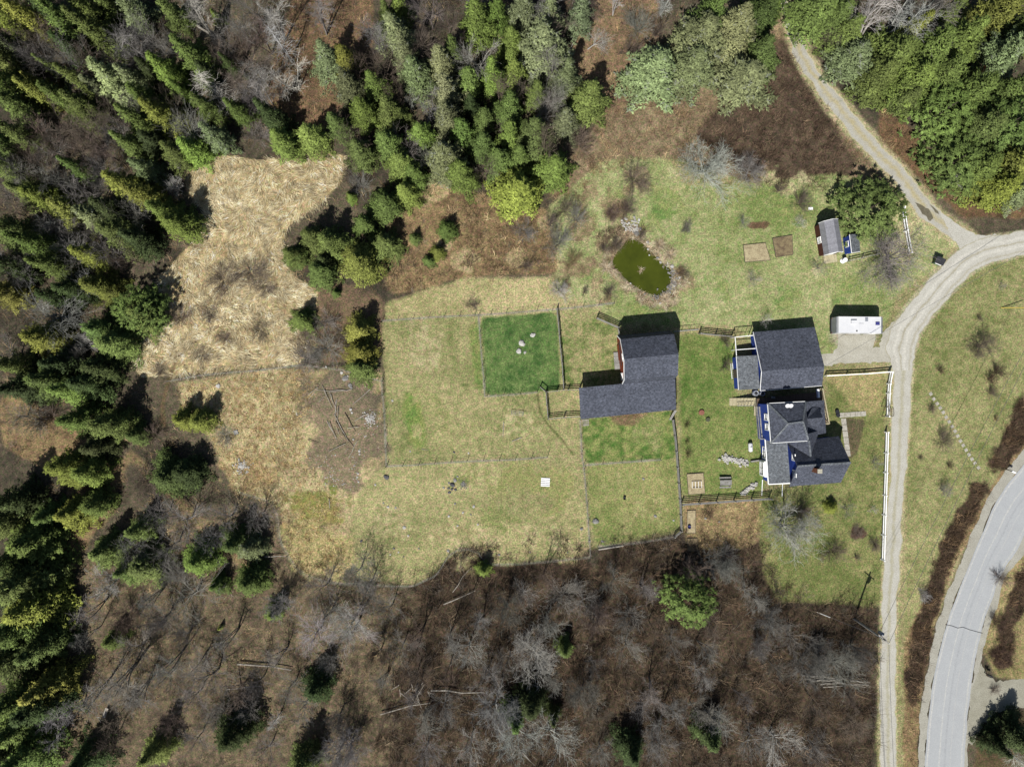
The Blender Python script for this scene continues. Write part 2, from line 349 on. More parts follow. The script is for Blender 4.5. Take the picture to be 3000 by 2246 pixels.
for i, (x, y, rx, ry, a, b) in enumerate(((905, 760, 50, 60, (196, 184, 134), (164, 154, 104)), (970, 930, 70, 30, (150, 148, 88), (186, 176, 118)), (1120, 920, 60, 30, (196, 186, 132), (150, 148, 90)), (940, 860, 40, 50, (140, 144, 80), (180, 172, 112)), (1190, 1170, 90, 24, (206, 192, 138), (168, 158, 104)), (1010, 1180, 80, 40, (204, 190, 136), (160, 148, 98)), (860, 1130, 50, 50, (198, 184, 132), (150, 144, 92)), (1130, 1080, 60, 26, (172, 164, 112), (142, 136, 88)),
        (560, 900, 70, 60, (216, 196, 144), (164, 140, 94)), (540, 1020, 60, 40, (190, 160, 108), (138, 112, 74)), (600, 850, 40, 30, (176, 160, 108), (136, 124, 80)), (1340, 1060, 60, 30, (140, 146, 80), (176, 170, 110)), (1400, 1120, 60, 30, (184, 176, 116), (140, 140, 80)), (1310, 950, 40, 26, (116, 136, 66), (160, 160, 98)), (1400, 940, 40, 30, (178, 170, 112), (120, 136, 68)))):
    paint(blob(x, y, rx, ry, 18, i), a, b, N2 * .3 + N6 * .7, r=2.0, rag=2.6, amt=.8)
# yard and lawns
paint(op((1180, 450), (1300, 345), (1440, 340), (1480, 400), (1640, 395), (1800, 372), (1900, 400), (1960, 440), (2060, 530), (2010, 590), (1930, 640), (1925, 690), (1900, 710), (1790, 770), (1620, 745), (1600, 705), (1330, 700), (1300, 665), (1195, 630), (1210, 560)), (190, 186, 130), (132, 146, 76), mixn)
for x, y, rx, ry in ((1425, 430, 60, 45), (1440, 480, 50, 40), (1265, 480, 45, 30), (1330, 440, 45, 40), (1290, 590, 60, 26), (1500, 400, 40, 26), (1560, 620, 60, 30), (1700, 640, 60, 30), (1830, 620, 50, 40), (1390, 660, 60, 24), (1700, 450, 40, 40)):
    paint(blob(x, y, rx, ry), (112, 142, 66), (158, 162, 92), N2 * .4 + N6 * .6, r=2.2, rag=2.6, amt=.8)
for x, y, rx, ry in ((1700, 395, 90, 18), (1280, 540, 40, 22), (1470, 390, 40, 24), (1380, 600, 40, 30), (1760, 590, 20, 16), (1940, 500, 40, 60), (1240, 630, 50, 14)):
    paint(blob(x, y, rx, ry), (214, 204, 152), (182, 170, 116), r=1.6, rag=2.4, amt=.75)
paint(op((1465, 722), (1590, 730), (1590, 850), (1640, 870), (1650, 1070), (1472, 1072)), (158, 158, 90), (98, 124, 50), mixn)
paint(op((1475, 1080), (1650, 1080), (1650, 1110), (1640, 1170), (1560, 1190), (1480, 1170)), (190, 166, 112), (140, 118, 80), mixn)
paint(op((1640, 1060), (1780, 1040), (1790, 800), (1915, 800), (1905, 1310), (1760, 1300), (1680, 1300), (1650, 1240), (1640, 1130)), (164, 158, 98), (110, 120, 58), mixn)
paint(op((1780, 820), (1830, 850), (1830, 880), (1900, 900), (1910, 800), (1790, 800)), (186, 168, 112), (150, 142, 86), mixn)
paint(op((1820, 900), (1870, 905), (1850, 980), (1830, 1000)), (124, 106, 78), (98, 92, 64), mixn, r=.4)
paint(op((2230, 545), (2060, 590), (1990, 690), (1970, 800), (1960, 1000), (1950, 1700), (1975, 1700), (1990, 1380), (2130, 1060), (2230, 880)), (178, 170, 114), (122, 128, 68), mixn)
paint(op((2165, 1160), (2230, 1080), (2230, 1480), (2150, 1460), (2120, 1400)), (186, 164, 112), (132, 124, 74), mixn)
paint(op((1955, 1380), (2010, 1260), (2150, 1040), (2230, 900), (2230, 985), (2150, 1080), (2060, 1220), (2020, 1350), (1985, 1520), (1980, 1700), (1950, 1700)), (176, 150, 104), (126, 102, 68), mixn, r=.6)
HEDGE = [op((2205, 862), (2230, 840), (2230, 940), (2170, 1020), (2128, 1012), (2150, 960)), op((2095, 1050), (2130, 1036), (2138, 1050), (2066, 1200), (2020, 1340), (1992, 1470), (1964, 1540), (1956, 1500), (1976, 1330), (2030, 1180)),
         op((2200, 1230), (2222, 1210), (2222, 1300), (2190, 1360), (2185, 1440), (2150, 1440), (2148, 1400), (2165, 1330))]
for h in HEDGE: paint(h, (96, 78, 60), (62, 50, 40), r=.8, rag=1.6)
paint(op((2110, 1600), (2160, 1550), (2230, 1530), (2230, 1700), (2100, 1700)), (112, 94, 64), (72, 64, 44), mixn)
# garden plots, the bank of the pond, trodden lines and the weathered grass under the wire fences
paint(blob(1640, 486, 25, 9), (126, 98, 72), (104, 82, 60), r=.3, rag=.3)
paint(blob(1854, 1150, 18, 17), (112, 86, 68), (88, 68, 56), r=.3, rag=.3)
PONDPX = [(475, 285), (560, 300), (620, 340), (680, 395), (730, 450), (790, 510), (850, 545), (890, 590), (890, 650), (870, 720), (830, 780), (790, 830), (740, 815), (680, 790), (630, 775), (560, 730), (500, 690), (460, 650), (410, 590), (360, 550), (345, 500), (370, 440), (430, 380), (465, 330)]
POND = [G(1700 + x / 3.4, 620 + y / 3.4) for x, y in PONDPX]
pc = sum(POND, Vector()) / len(POND)
for x, y, rx, ry in ((1330, 480, 34, 60), (1300, 545, 40, 44), (1235, 560, 50, 40), (1245, 500, 36, 50), (1300, 420, 50, 40), (1370, 400, 34, 44), (1460, 600, 30, 40), (1310, 620, 40, 20), (1215, 610, 40, 22)):
    paint(blob(x, y, rx, ry), (178, 158, 116), (124, 104, 78), N2 * .4 + N6 * .6, r=1.8, rag=2.4, amt=.85)
paint([pc + (p - pc) * 1.5 for p in POND], (204, 190, 150), (126, 106, 78), N5 * .5 + N6 * .5, r=1.2, rag=1.8)
def band(pts, w, a, b, amt=.8, r=.25):
    m = np.zeros((NY, NX))
    for p, q in zip(pts, pts[1:]):
        d = (q - p); L = max(d.length, 1e-6); t = np.clip(((XX - p.x) * d.x + (YY - p.y) * d.y) / L ** 2, 0, 1)
        m = np.maximum(m, np.clip(1.6 - np.hypot(XX - p.x - t * d.x, YY - p.y - t * d.y) / w * 1.3 + (EDGE - .5) * 1.2, 0, 1))
    paint(None, a, b, m=m * amt)
WF = {  # wire fences, pixels of the photograph
 'top': [(1120, 940), (1259, 930), (1401, 923), (1496, 917), (1631, 906), (1717, 898), (1799, 888)],
 'paddock': [(1402, 923), (1411, 1040), (1418, 1118), (1420, 1161), (1497, 1156), (1573, 1149)],
 'middle': [(1133, 1365), (1205, 1362), (1293, 1355), (1380, 1350), (1500, 1346), (1604, 1338)],
 'west': [(1120, 1105), (1118, 1124), (1123, 1170), (1127, 1209), (1130, 1290), (1133, 1365)],
 'spine': [(1700, 1229), (1702, 1290), (1704, 1338), (1709, 1362), (1713, 1400), (1717, 1450), (1724, 1548), (1729, 1630)],
 'cross': [(1709, 1362), (1790, 1356), (1860, 1351), (1934, 1346)],
 'south': [(1729, 1630), (1636, 1640), (1500, 1651), (1449, 1653), (1424, 1645), (1412, 1622), (1385, 1607), (1350, 1604), (1318, 1622), (1300, 1648), (1284, 1680), (1208, 1716), (1120, 1714), (1038, 1709), (960, 1705), (892, 1680), (862, 1653), (823, 1589), (814, 1514), (800, 1470), (700, 1440)],
 'southeast': [(1751, 1601), (1812, 1594), (1873, 1587), (1972, 1570)],
 'north': [(489, 1118), (577, 1101), (660, 1092), (750, 1086), (886, 1069), (940, 1076), (1001, 1083), (1060, 1100), (1120, 1117)],
}
for k, p in WF.items(): band([G(*q) for q in p], .16 if k != 'south' else .12, (178, 172, 152), (140, 134, 112), .75)
band([T(0, 1, 2200, 1090), T(0, 1, 1950, 1120), T(0, 1, 1700, 1260), T(0, 1, 1520, 1450), T(0, 1, 1450, 1640), T(0, 2, 1400, 200), T(0, 2, 1420, 360)], .35, (134, 112, 76), (108, 90, 62), .85)
band([T(2, 2, 220, 90), T(2, 2, 240, 240), T(2, 2, 300, 340), T(2, 2, 420, 470), T(2, 2, 530, 610)], .22, (110, 104, 62), (96, 110, 52), .8)
band([T(1, 3, 0, -10), T(0, 2, 1130, 620), T(0, 2, 1060, 700), T(0, 2, 980, 900), T(0, 2, 960, 1080), T(0, 2, 850, 1200)], .8, (188, 160, 108), (150, 126, 86), .6)
# pale gravel thinning out into the turf beside the drive
band([G(2455, 985), G(2540, 985)], 1.5, (186, 180, 156), (160, 150, 122), .85)
ground_z = (vnoise(3.0, 71, 3, .5) - .5) * .10 + (vnoise(.5, 81, 2) - .5) * .05
flat = np.zeros((NY, NX))
FLATS = []
def flatten(): 
    pass
pm = inside(POND).astype(float)
bank = np.clip(blur(pm, .5) * 1.6, 0, 1)
# ------------------------------------------------------------ roads, lanes, drive: outlines first, so that the turf lies flat beneath
def dense(pts, step=.35, closed=False):
    out = []; P = list(pts) + ([pts[0]] if closed else [])
    for a, b in zip(P, P[1:]):
        n = max(1, int((b - a).length / step)); out += [a + (b - a) * (i / n) for i in range(n)]
    return out if closed else out + [P[-1]]
def smooth_line(pts, n=10):
    P = [pts[0] * 2 - pts[1]] + list(pts) + [pts[-1] * 2 - pts[-2]]; out = []
    for i in range(1, len(P) - 2):
        a, b, c, d = P[i - 1:i + 3]
        for k in range(n):
            t = k / n; out.append(.5 * ((2 * b) + (c - a) * t + (2 * a - 5 * b + 4 * c - d) * t * t + (3 * b - a - 3 * c + d) * t ** 3))
    return out + [pts[-1]]
def resample(pts, n):
    d = [0]
    for a, b in zip(pts, pts[1:]): d.append(d[-1] + (b - a).length)
    out = []; j = 0
    for i in range(n):
        s = d[-1] * i / (n - 1)
        while j < len(d) - 2 and d[j + 1] < s: j += 1
        t = (s - d[j]) / max(d[j + 1] - d[j], 1e-6); out.append(pts[j] + (pts[j + 1] - pts[j]) * t)
    return out
def strip(name, left, right, z, m, nu=9, rag=.12, seed=0, step=.3):
    """a sheet between two edge lines; attribute Col = (across 0..1, along in metres, edge)"""
    r = np.random.default_rng(seed); L, Rr = smooth_line(left), smooth_line(right)
    n = int(sum((b - a).length for a, b in zip(L, L[1:])) / step); L, Rr = resample(L, n), resample(Rr, n)
    v, c = [], []; s = 0
    wob = *[np.convolve(r.normal(0, 1, n + 8), np.hanning(13) / 2.1, 'same') + .35 * r.normal(0, 1, n + 8) for _ in (0, 1)],
    for i in range(n):
        d = (Rr[i] - L[i]); dn = d.normalized(); a = L[i] + dn * wob[0][i] * rag; b = Rr[i] + dn * wob[1][i] * rag
        if i: s += (L[i] - L[i - 1]).length
        for k in range(nu):
            t = k / (nu - 1); p = a + (b - a) * t; v.append((p.x, p.y, z)); c.append((t, s, 0))
    idx = np.arange(n * nu).reshape(n, nu)
    f = np.stack([idx[:-1, :-1], idx[:-1, 1:], idx[1:, 1:], idx[1:, :-1]], -1).reshape(-1, 4)
    v = np.array(v)
    a3 = np.cross(v[f[0, 1]] - v[f[0, 0]], v[f[0, 3]] - v[f[0, 0]])
    if a3[2] < 0: f = f[:, ::-1]
    FLATS.append([Vector((p.x, p.y, 0)) for p in L] + [Vector((p.x, p.y, 0)) for p in Rr[::-1]])
    return struct(mesh_np(name, v, f, m, np.array(c)))
def sheet(name, pts, z, m, rag=.15, seed=0):
    r = random.Random(seed); P = dense(pts, .4, True)
    P = [Vector((p.x + r.gauss(0, rag), p.y + r.gauss(0, rag), z)) for p in P]
    tris = geometry.tessellate_polygon([P]); mb = MB(); mb.v = [tuple(p) for p in P]
    for t in tris:
        a, b, c = [P[i] for i in t]; mb.f.append(t if (b - a).cross(c - a).z > 0 else t[::-1])
    FLATS.append([Vector((p.x, p.y, 0)) for p in pts])
    return struct(mb.build(name, m))
def gravel_mat(name, ca, cb, streak=None, con=.32):
    m, t, b = new_mat(name, .95, .15)
    c = ramp(t, noise(t, .6, 5, .65), [(.3, ca), (.7, cb)])
    f = noise(t, 7, 4, .75)
    c = mix(t, c, ramp(t, f, [(.3, gray(1 - con)), (.7, gray(1 + con))]), 1.0, 'MULTIPLY')
    if streak:      # (centre, width, colour, strength): bands along the way, e.g. the grass crown between the wheel tracks
        a = t.nodes.new('ShaderNodeAttribute'); a.attribute_name = 'Col'
        sp = t.nodes.new('ShaderNodeSeparateColor'); t.links.new(a.outputs['Color'], sp.inputs[0])
        nz = noise(t, 1.3, 5, .7)
        for cen, wid, cc, strength in streak:
            s1 = t.nodes.new('ShaderNodeMath'); s1.operation = 'SUBTRACT'; t.links.new(sp.outputs[0], s1.inputs[0]); s1.inputs[1].default_value = cen
            ab = t.nodes.new('ShaderNodeMath'); ab.operation = 'ABSOLUTE'; t.links.new(s1.outputs[0], ab.inputs[0])
            ad = t.nodes.new('ShaderNodeMath'); ad.operation = 'MULTIPLY_ADD'; t.links.new(nz, ad.inputs[0]); ad.inputs[1].default_value = wid * 1.8; t.links.new(ab.outputs[0], ad.inputs[2])
            w = ramp(t, ad.outputs[0], [(wid * .95, gray(strength)), (wid * 1.7, gray(0))])
            dd = mix(t, cc, ramp(t, noise(t, 4, 4), [(.3, gray(.7)), (.7, gray(1.25))]), 1.0, 'MULTIPLY')
            c = mix(t, c, dd, w)
    t.links.new(c, b.inputs['Base Color']); bump(t, b, f, .35, .03); return m
GR = SR(210, 207, 194); GR2 = SR(194, 190, 175); STR = SR(186, 178, 134)
M['lane'] = gravel_mat('lane gravel', GR, GR2, [(.5, .20, SR(184, 178, 144), .75), (.0, .10, STR, .7), (1.0, .10, STR, .7)])
M['track'] = gravel_mat('track gravel', SR(202, 199, 186), SR(182, 178, 162), [(.52, .30, SR(196, 182, 132), .85), (.0, .12, SR(200, 188, 138), .8), (1.0, .14, SR(214, 202, 150), .8)])
M['gravel'] = gravel_mat('drive gravel', SR(212, 209, 196), SR(196, 192, 178))
M['sweep'] = gravel_mat('drive gravel with ruts', SR(214, 211, 198), SR(198, 194, 180), [(.30, .10, SR(226, 222, 208), .8), (.62, .10, SR(226, 222, 208), .8), (.46, .07, SR(176, 168, 138), .7), (.84, .08, SR(182, 174, 146), .6), (.0, .06, SR(176, 168, 128), .8), (1.0, .06, SR(176, 168, 128), .8)])
M['shoulder'] = gravel_mat('shoulder gravel', SR(190, 187, 172), SR(174, 170, 154), None)
M['asphalt'] = gravel_mat('pale worn asphalt', SR(192, 195, 196), SR(184, 187, 189), [(.06, .035, SR(216, 214, 206), .8), (.36, .03, SR(214, 213, 206), .7), (.64, .02, SR(204, 203, 198), .5), (.93, .04, SR(210, 209, 200), .7), (.5, .05, SR(172, 175, 178), .5)], .12)
M['puddle'] = speckle('wet mud', SR(128, 122, 98), SR(112, 104, 82), 2, 9, .35, .1, .4)
# the asphalt road and its gravel shoulders
RL = [G(3040, 1305), T(3, 2, 2210, 690), T(3, 2, 1990, 980), T(3, 2, 1850, 1290), T(3, 3, 1700, 0), T(3, 3, 1620, 200), T(3, 3, 1540, 430), T(3, 3, 1470, 700), T(3, 3, 1420, 950), T(3, 3, 1390, 1200), T(3, 3, 1365, 1450), T(3, 3, 1345, 1760)]
RR = [G(3100, 1420), T(3, 2, 2420, 1010), T(3, 2, 2250, 1230), T(3, 2, 2150, 1430), T(3, 3, 2010, 0), T(3, 3, 1935, 200), T(3, 3, 1855, 430), T(3, 3, 1795, 700), T(3, 3, 1755, 950), T(3, 3, 1725, 1200), T(3, 3, 1703, 1450), T(3, 3, 1685, 1760)]
strip('road', RL, RR, .030, M['asphalt'], 15, .03, 1)
SL = [G(3040, 1255), T(3, 2, 2210, 560), T(3, 2, 2000, 820), T(3, 2, 1840, 1100), T(3, 2, 1640, 1600), T(3, 3, 1480, 340), T(3, 3, 1410, 650), T(3, 3, 1360, 900), T(3, 3, 1320, 1150), T(3, 3, 1308, 1400), T(3, 3, 1290, 1760)]
strip('road_shoulder', SL, RL, .012, M['shoulder'], 7, .14, 2)
SRr = [G(3120, 1470), T(3, 2, 2470, 1080), T(3, 2, 2300, 1300), T(3, 2, 2200, 1480), T(3, 3, 2055, 0), T(3, 3, 1985, 220), T(3, 3, 1890, 500), T(3, 3, 1850, 720), T(3, 3, 1810, 950), T(3, 3, 1780, 1250), T(3, 3, 1725, 1500), T(3, 3, 1700, 1760)]
strip('road_shoulder', RR, SRr, .012, M['shoulder'], 7, .12, 3)
sheet('gravel_driveway', [T(3, 3, 1840, 760), T(3, 3, 1880, 860), T(3, 3, 1960, 915), T(3, 3, 2100, 900), T(3, 3, 2330, 880), T(3, 3, 2330, 1135), T(3, 3, 2100, 1150), T(3, 3, 1950, 1190), T(3, 3, 1850, 1310), T(3, 3, 1760, 1470), T(3, 3, 1715, 1450), T(3, 3, 1750, 1000)], .018, gravel_mat('side drive gravel', SR(180, 177, 158), SR(160, 156, 136)), .1, 4)
# straw verges along the track and lane are painted into the turf further down
# the lane beside the white fence, the sweeping drive, the apron before the garage, the track into the wood
LL = [T(3, 1, 1075, 1480), T(3, 2, 1085, 0), T(3, 2, 1070, 400), T(3, 2, 1058, 700), T(3, 2, 1037, 1000), T(3, 2, 1022, 1300), T(3, 3, 992, 0), T(3, 3, 980, 300), T(3, 3, 968, 800), T(3, 3, 960, 1200), T(3, 3, 972, 1760)]
LR = [T(3, 1, 1250, 1480), T(3, 2, 1240, 0), T(3, 2, 1215, 400), T(3, 2, 1195, 700), T(3, 2, 1170, 1000), T(3, 2, 1155, 1300), T(3, 3, 1135, 0), T(3, 3, 1115, 300), T(3, 3, 1105, 700), T(3, 3, 1100, 1200), T(3, 3, 1108, 1760)]
strip('gravel_lane', LL, LR, .012, M['lane'], 11, .10, 5)
DL = [T(3, 1, 1070, 1540), T(3, 1, 1040, 1440), T(3, 1, 1010, 1330), T(3, 1, 1080, 1150), T(3, 1, 1190, 1000), T(3, 1, 1310, 850), T(3, 1, 1440, 700), T(3, 1, 1570, 570), T(3, 1, 1700, 470), T(3, 1, 1850, 400), T(3, 1, 2000, 375), T(3, 1, 2330, 335)]
DR = [T(3, 1, 1245, 1540), T(3, 1, 1262, 1420), T(3, 1, 1305, 1260), T(3, 1, 1390, 1120), T(3, 1, 1480, 1010), T(3, 1, 1590, 880), T(3, 1, 1730, 735), T(3, 1, 1850, 650), T(3, 1, 1960, 605), T(3, 1, 2070, 580), T(3, 1, 2180, 555), T(3, 1, 2340, 520)]
strip('gravel_driveway', DL, DR, .022, M['sweep'], 13, .10, 6)
sheet('garage_apron', [T(3, 1, 440, 1400), T(3, 1, 560, 1395), T(3, 1, 610, 1330), T(3, 1, 600, 1235), T(3, 1, 930, 1225), T(3, 1, 905, 1340), T(3, 1, 960, 1330), T(3, 1, 1000, 1200), T(3, 1, 1090, 1120), T(3, 1, 1180, 1300), T(3, 1, 1150, 1490), T(3, 1, 1050, 1470), T(3, 1, 900, 1470), T(3, 1, 640, 1480), T(3, 1, 450, 1500)], .014, gravel_mat('apron gravel', SR(204, 200, 184), SR(180, 175, 156)), .1, 7)
TL = [G(2262, -60), T(3, 0, 110, 60), T(3, 0, 170, 280), T(3, 0, 240, 500), T(3, 0, 350, 690), T(3, 0, 480, 890), T(3, 0, 620, 1050), T(3, 0, 750, 1200), T(3, 0, 870, 1330), T(3, 0, 990, 1460), T(3, 0, 1120, 1600), T(3, 1, 1260, 150), T(3, 1, 1400, 280), T(3, 1, 1560, 400), T(3, 1, 1680, 480)]
TR = [G(2278, -60), T(3, 0, 160, 30), T(3, 0, 250, 180), T(3, 0, 320, 360), T(3, 0, 390, 540), T(3, 0, 500, 700), T(3, 0, 640, 860), T(3, 0, 780, 1030), T(3, 0, 900, 1170), T(3, 0, 1020, 1310), T(3, 0, 1170, 1450), T(3, 0, 1320, 1630), T(3, 1, 1450, 130), T(3, 1, 1570, 240), T(3, 1, 1790, 380)]
strip('gravel_track', TL, TR, .010, M['track'], 11, .14, 8)
sheet('gravel_junction', [T(3, 1, 1600, 420), T(3, 1, 1480, 160), T(3, 1, 1560, 230), T(3, 1, 1700, 325), T(3, 1, 1800, 372), T(3, 1, 1980, 375), T(3, 1, 1800, 560), T(3, 1, 1660, 500), T(3, 1, 1645, 465)], .016, M['gravel'], .08, 9)
sheet('puddle', [T(3, 1, 1270, 90), T(3, 1, 1330, 110), T(3, 1, 1400, 170), T(3, 1, 1430, 230), T(3, 1, 1400, 250), T(3, 1, 1330, 190)], .026, M['puddle'], .08, 10)
sheet('puddle', [T(3, 1, 1400, 110), T(3, 1, 1450, 150), T(3, 1, 1480, 190), T(3, 1, 1440, 180)], .026, M['puddle'], .05, 11)
PATH = [T(3, 2, 615, 250), T(3, 2, 845, 236), T(3, 2, 848, 278), T(3, 2, 672, 295), T(3, 2, 690, 590), T(3, 2, 645, 560), T(3, 2, 628, 296), T(3, 2, 615, 294)]
path = MB()
for i in range(5): path.prism([T(3, 2, 617 + i * 46, 251 - i * 3), T(3, 2, 660 + i * 46, 248 - i * 3), T(3, 2, 662 + i * 46, 288 - i * 3), T(3, 2, 619 + i * 46, 293 - i * 3)], -.05, .05)
for i in range(6): path.prism([T(3, 2, 630 + i * 7, 300 + i * 55), T(3, 2, 672 + i * 7, 298 + i * 55), T(3, 2, 678 + i * 7, 349 + i * 55), T(3, 2, 635 + i * 7, 351 + i * 55)], -.05, .045)
struct(path.build('garden_path', M['slab']))
rc = MB()
rc.tube([p + Vector((0, 0, .036)) for p in (T(3, 3, 1530, 425), T(3, 3, 1590, 437), T(3, 3, 1635, 455), T(3, 3, 1680, 447), T(3, 3, 1740, 470), T(3, 3, 1850, 500))], .045, 4)
struct(rc.build('road_crack', M['black']))
# ------------------------------------------------------------ now lay the ground sheet
for A_, B_, w_ in ((TL, TR, .75), (LL, LR, .3)):
    for E_ in (A_, B_): band(smooth_line([Vector((p.x, p.y, 0)) for p in E_], 4), w_, (210, 198, 150), (172, 160, 112), .85)
band(smooth_line([Vector((p.x, p.y, 0)) for p in DR], 4), .3, (200, 192, 156), (170, 162, 118), .7); band(smooth_line([Vector((p.x, p.y, 0)) for p in DL], 4), .4, (200, 192, 156), (170, 162, 118), .7)
fl = np.zeros((NY, NX))
for p in FLATS: fl = np.maximum(fl, inside(p))
fl = np.clip(blur(fl, .5) * 2.2, 0, 1)
ground_z = ground_z * (1 - fl) - .05 * (1 - fl) * 0 - bank * .55
outer = np.clip(np.maximum(np.abs(XX) - 86, np.abs(YY) - 66), 0, 1)
ground_z = np.where(outer > 0, 0, ground_z)
gm, _t, _b = new_mat('turf and litter', .95, .1)
_a = _t.nodes.new('ShaderNodeAttribute'); _a.attribute_name = 'Col'
_f1, _f2, _f3 = noise(_t, 1.1, 5, .7), noise(_t, 4.6, 5, .8), noise(_t, 2.1, 4, .7)
_c = mix(_t, _a.outputs['Color'], ramp(_t, _f1, [(.34, gray(.80)), (.66, gray(1.20))]), 1.0, 'MULTIPLY')
_c = mix(_t, _c, ramp(_t, _f2, [(.36, (.46, .49, .48)), (.5, (.94, .95, .94)), (.64, (1.70, 1.62, 1.58))]), 1.0, 'MULTIPLY')
_c = mix(_t, _c, ramp(_t, _f3, [(.36, (.78, 1.02, .78)), (.64, (1.24, 1.04, 1.22))]), 1.0, 'MULTIPLY')
_t.links.new(_c, _b.inputs['Base Color']); bump(_t, _b, _f2, .8, .06)
idx = np.arange(NX * NY).reshape(NY, NX)
gf = np.stack([idx[:-1, :-1], idx[:-1, 1:], idx[1:, 1:], idx[1:, :-1]], -1).reshape(-1, 4)
struct(mesh_np('ground', np.stack([XX, YY, ground_z], -1).reshape(-1, 3), gf, gm, col.reshape(-1, 3), smooth=True))
wm, _t, _b = new_mat('algae-green pond water', .05, .5)
bump(_t, _b, noise(_t, 3, 3), .12, .03)
_t.links.new(ramp(_t, noise(_t, .35, 5, .65), [(.2, SR(54, 60, 14, None, 0)), (.4, SR(72, 80, 16, None, 0)), (.65, SR(84, 92, 22, None, 0))]), _b.inputs['Base Color'])
sheet('pond_water', [pc + (p - pc) * 1.1 for p in POND], -.16, wm, .02, 12)
# ------------------------------------------------------------ buildings
def window(parent, c, w, h, face='-x', panes=(1, 2)):
    """white framed window on a wall that faces -x, -y, +y or +x; c is its middle on the wall, in the parent's space"""
    f, g = MB(), MB(); t = .09
    def bx(mb, du, dz, su, sz, out, th):
        cx, cy, cz = c
        if face in ('-x', '+x'): s = -1 if face == '-x' else 1; mb.box((cx + s * out, cy + du, cz + dz), (th, su, sz))
        else: s = -1 if face == '-y' else 1; mb.box((cx + du, cy + s * out, cz + dz), (su, th, sz))
    for s in (-1, 1):
        bx(f, s * (w / 2), 0, t * 1.5, h + t * 3, .05, .1); bx(f, 0, s * (h / 2), w - t * 1.5, t * 1.5, .05, .1)
    for i in range(1, panes[0]): bx(f, -w / 2 + w * i / panes[0], 0, .05, h - t * 1.5, .045, .06)
    for i in range(1, panes[1]): bx(f, 0, -h / 2 + h * i / panes[1], w - t * 1.5, .05, .043, .06)
    bx(g, 0, 0, w - .02, h - .02, .012, .02)
    fo = f.build('window', M['white'], parent); g.build('pane', M['glass'], fo)
    return fo
def facing(p, q, out, name, m, parent, w=.16): # a board along an edge
    return MB().bar(p, q, .05, w).build(name, m, parent)

# the red barn: gambrel main block with a long lean-to
barn = thing('barn', 'red gambrel barn with dark shingle roof and a long open lean-to', 'barn', (16.2, 3.5, 0), math.radians(5.5))
prof = [(-3.5, 0), (3.5, 0), (3.5, 2.75), (2.95, 5.15), (0, 6.85), (-2.95, 5.15), (-3.5, 2.75)]
MB().extrude(prof, .3, 7.62).build('wall', M['red'], barn)
roof = [(3.72, 2.62), (3.02, 5.3), (0, 7.0), (-3.02, 5.3), (-3.62, 2.95)]
under = [(v * .965, z - .14) for v, z in roof]
MB().extrude(roof + under[::-1], 0, 7.92).build('roof', M['shingle'], barn)
tr = MB()
for a, b in zip(roof, roof[1:]): tr.bar((-.03, a[0], a[1] - .08), (-.03, b[0], b[1] - .08), .05, .2)
tr.build('rake_trim', M['white'], barn)
MB().slab([(-6.55, -3.56, 3.28), (7.92, -3.56, 3.28), (7.86, -8.25, 2.2), (-6.65, -8.3, 2.2)], .14).build('lean_to_roof', M['shingle'], barn)
lw = MB(); lw.prism([(-.2, -8.0), (7.6, -8.0), (7.6, -3.66), (-.2, -3.66)], 0, [2.05, 2.05, 3.02, 3.02]); lw.build('lean_to_wall', M['red'], barn)
for u, v, h in ((-6.2, -7.9, 2.06), (-3.2, -7.9, 2.06), (-6.2, -3.8, 3.0), (-3.2, -3.8, 3.0)):
    MB().box((u, v, h / 2), (.18, .18, h)).build('post', M['grey_rail'], barn)
window(barn, (.3, .35, 4.6), 1.1, 1.3, '-x', (2, 2)); window(barn, (.3, -2.5, 1.6), 1.0, 1.2, '-x', (2, 2))
d = MB().box((.24, 1.2, 1.15), (.08, 2.4, 2.3)).build('door', M['red'], barn); MB().box((.22, 1.0, 2.42), (.1, 3.6, .08)).build('door_rail', M['black'], d)
plat = thing('wooden_ramp', 'weathered plank landing in front of the red barn door', 'ramp', G(1806.5, 1056.5), math.radians(4.5))
MB().box((0, 0, .14), (.82, 2.62, .08)).build('deck_boards', M['grey_wood'], plat)
MB().box((0, 1.32, .08), (.86, .08, .16)).build('edge_beam', M['post'], plat); MB().box((0, -1.32, .08), (.86, .08, .16)).build('edge_beam', M['post'], plat)

# the blue garage
gar = thing('garage', 'blue garage with a long dark shingle roof beside the white trailer', 'garage', (36.9, 1.79, 0), math.radians(4.7))
gp = [(-2.5, 0), (5.55, 0), (5.55, 2.45), (0, 4.5), (-2.5, 3.35)]
MB().extrude(gp, .32, 8.95).build('wall', M['blue'], gar)
gr = [(5.97, 2.45), (2.8, 3.62), (0, 4.7), (-2.87, 3.4)]
MB().extrude(gr + [(v * .98, z - .13) for v, z in gr[::-1]], 0, 9.27).build('roof', M['shingle'], gar)
tr = MB()
for a, b in zip(gr, gr[1:]): tr.bar((-.03, a[0], a[1] - .08), (-.03, b[0], b[1] - .08), .05, .18)
tr.bar((0, -2.9, 3.3), (9.27, -2.9, 3.3), .05, .16); tr.build('rake_trim', M['white'], gar)
gd = MB().box((8.98, 1.5, 1.15), (.06, 2.6, 2.2)).build('garage_door', M['white'], gar)
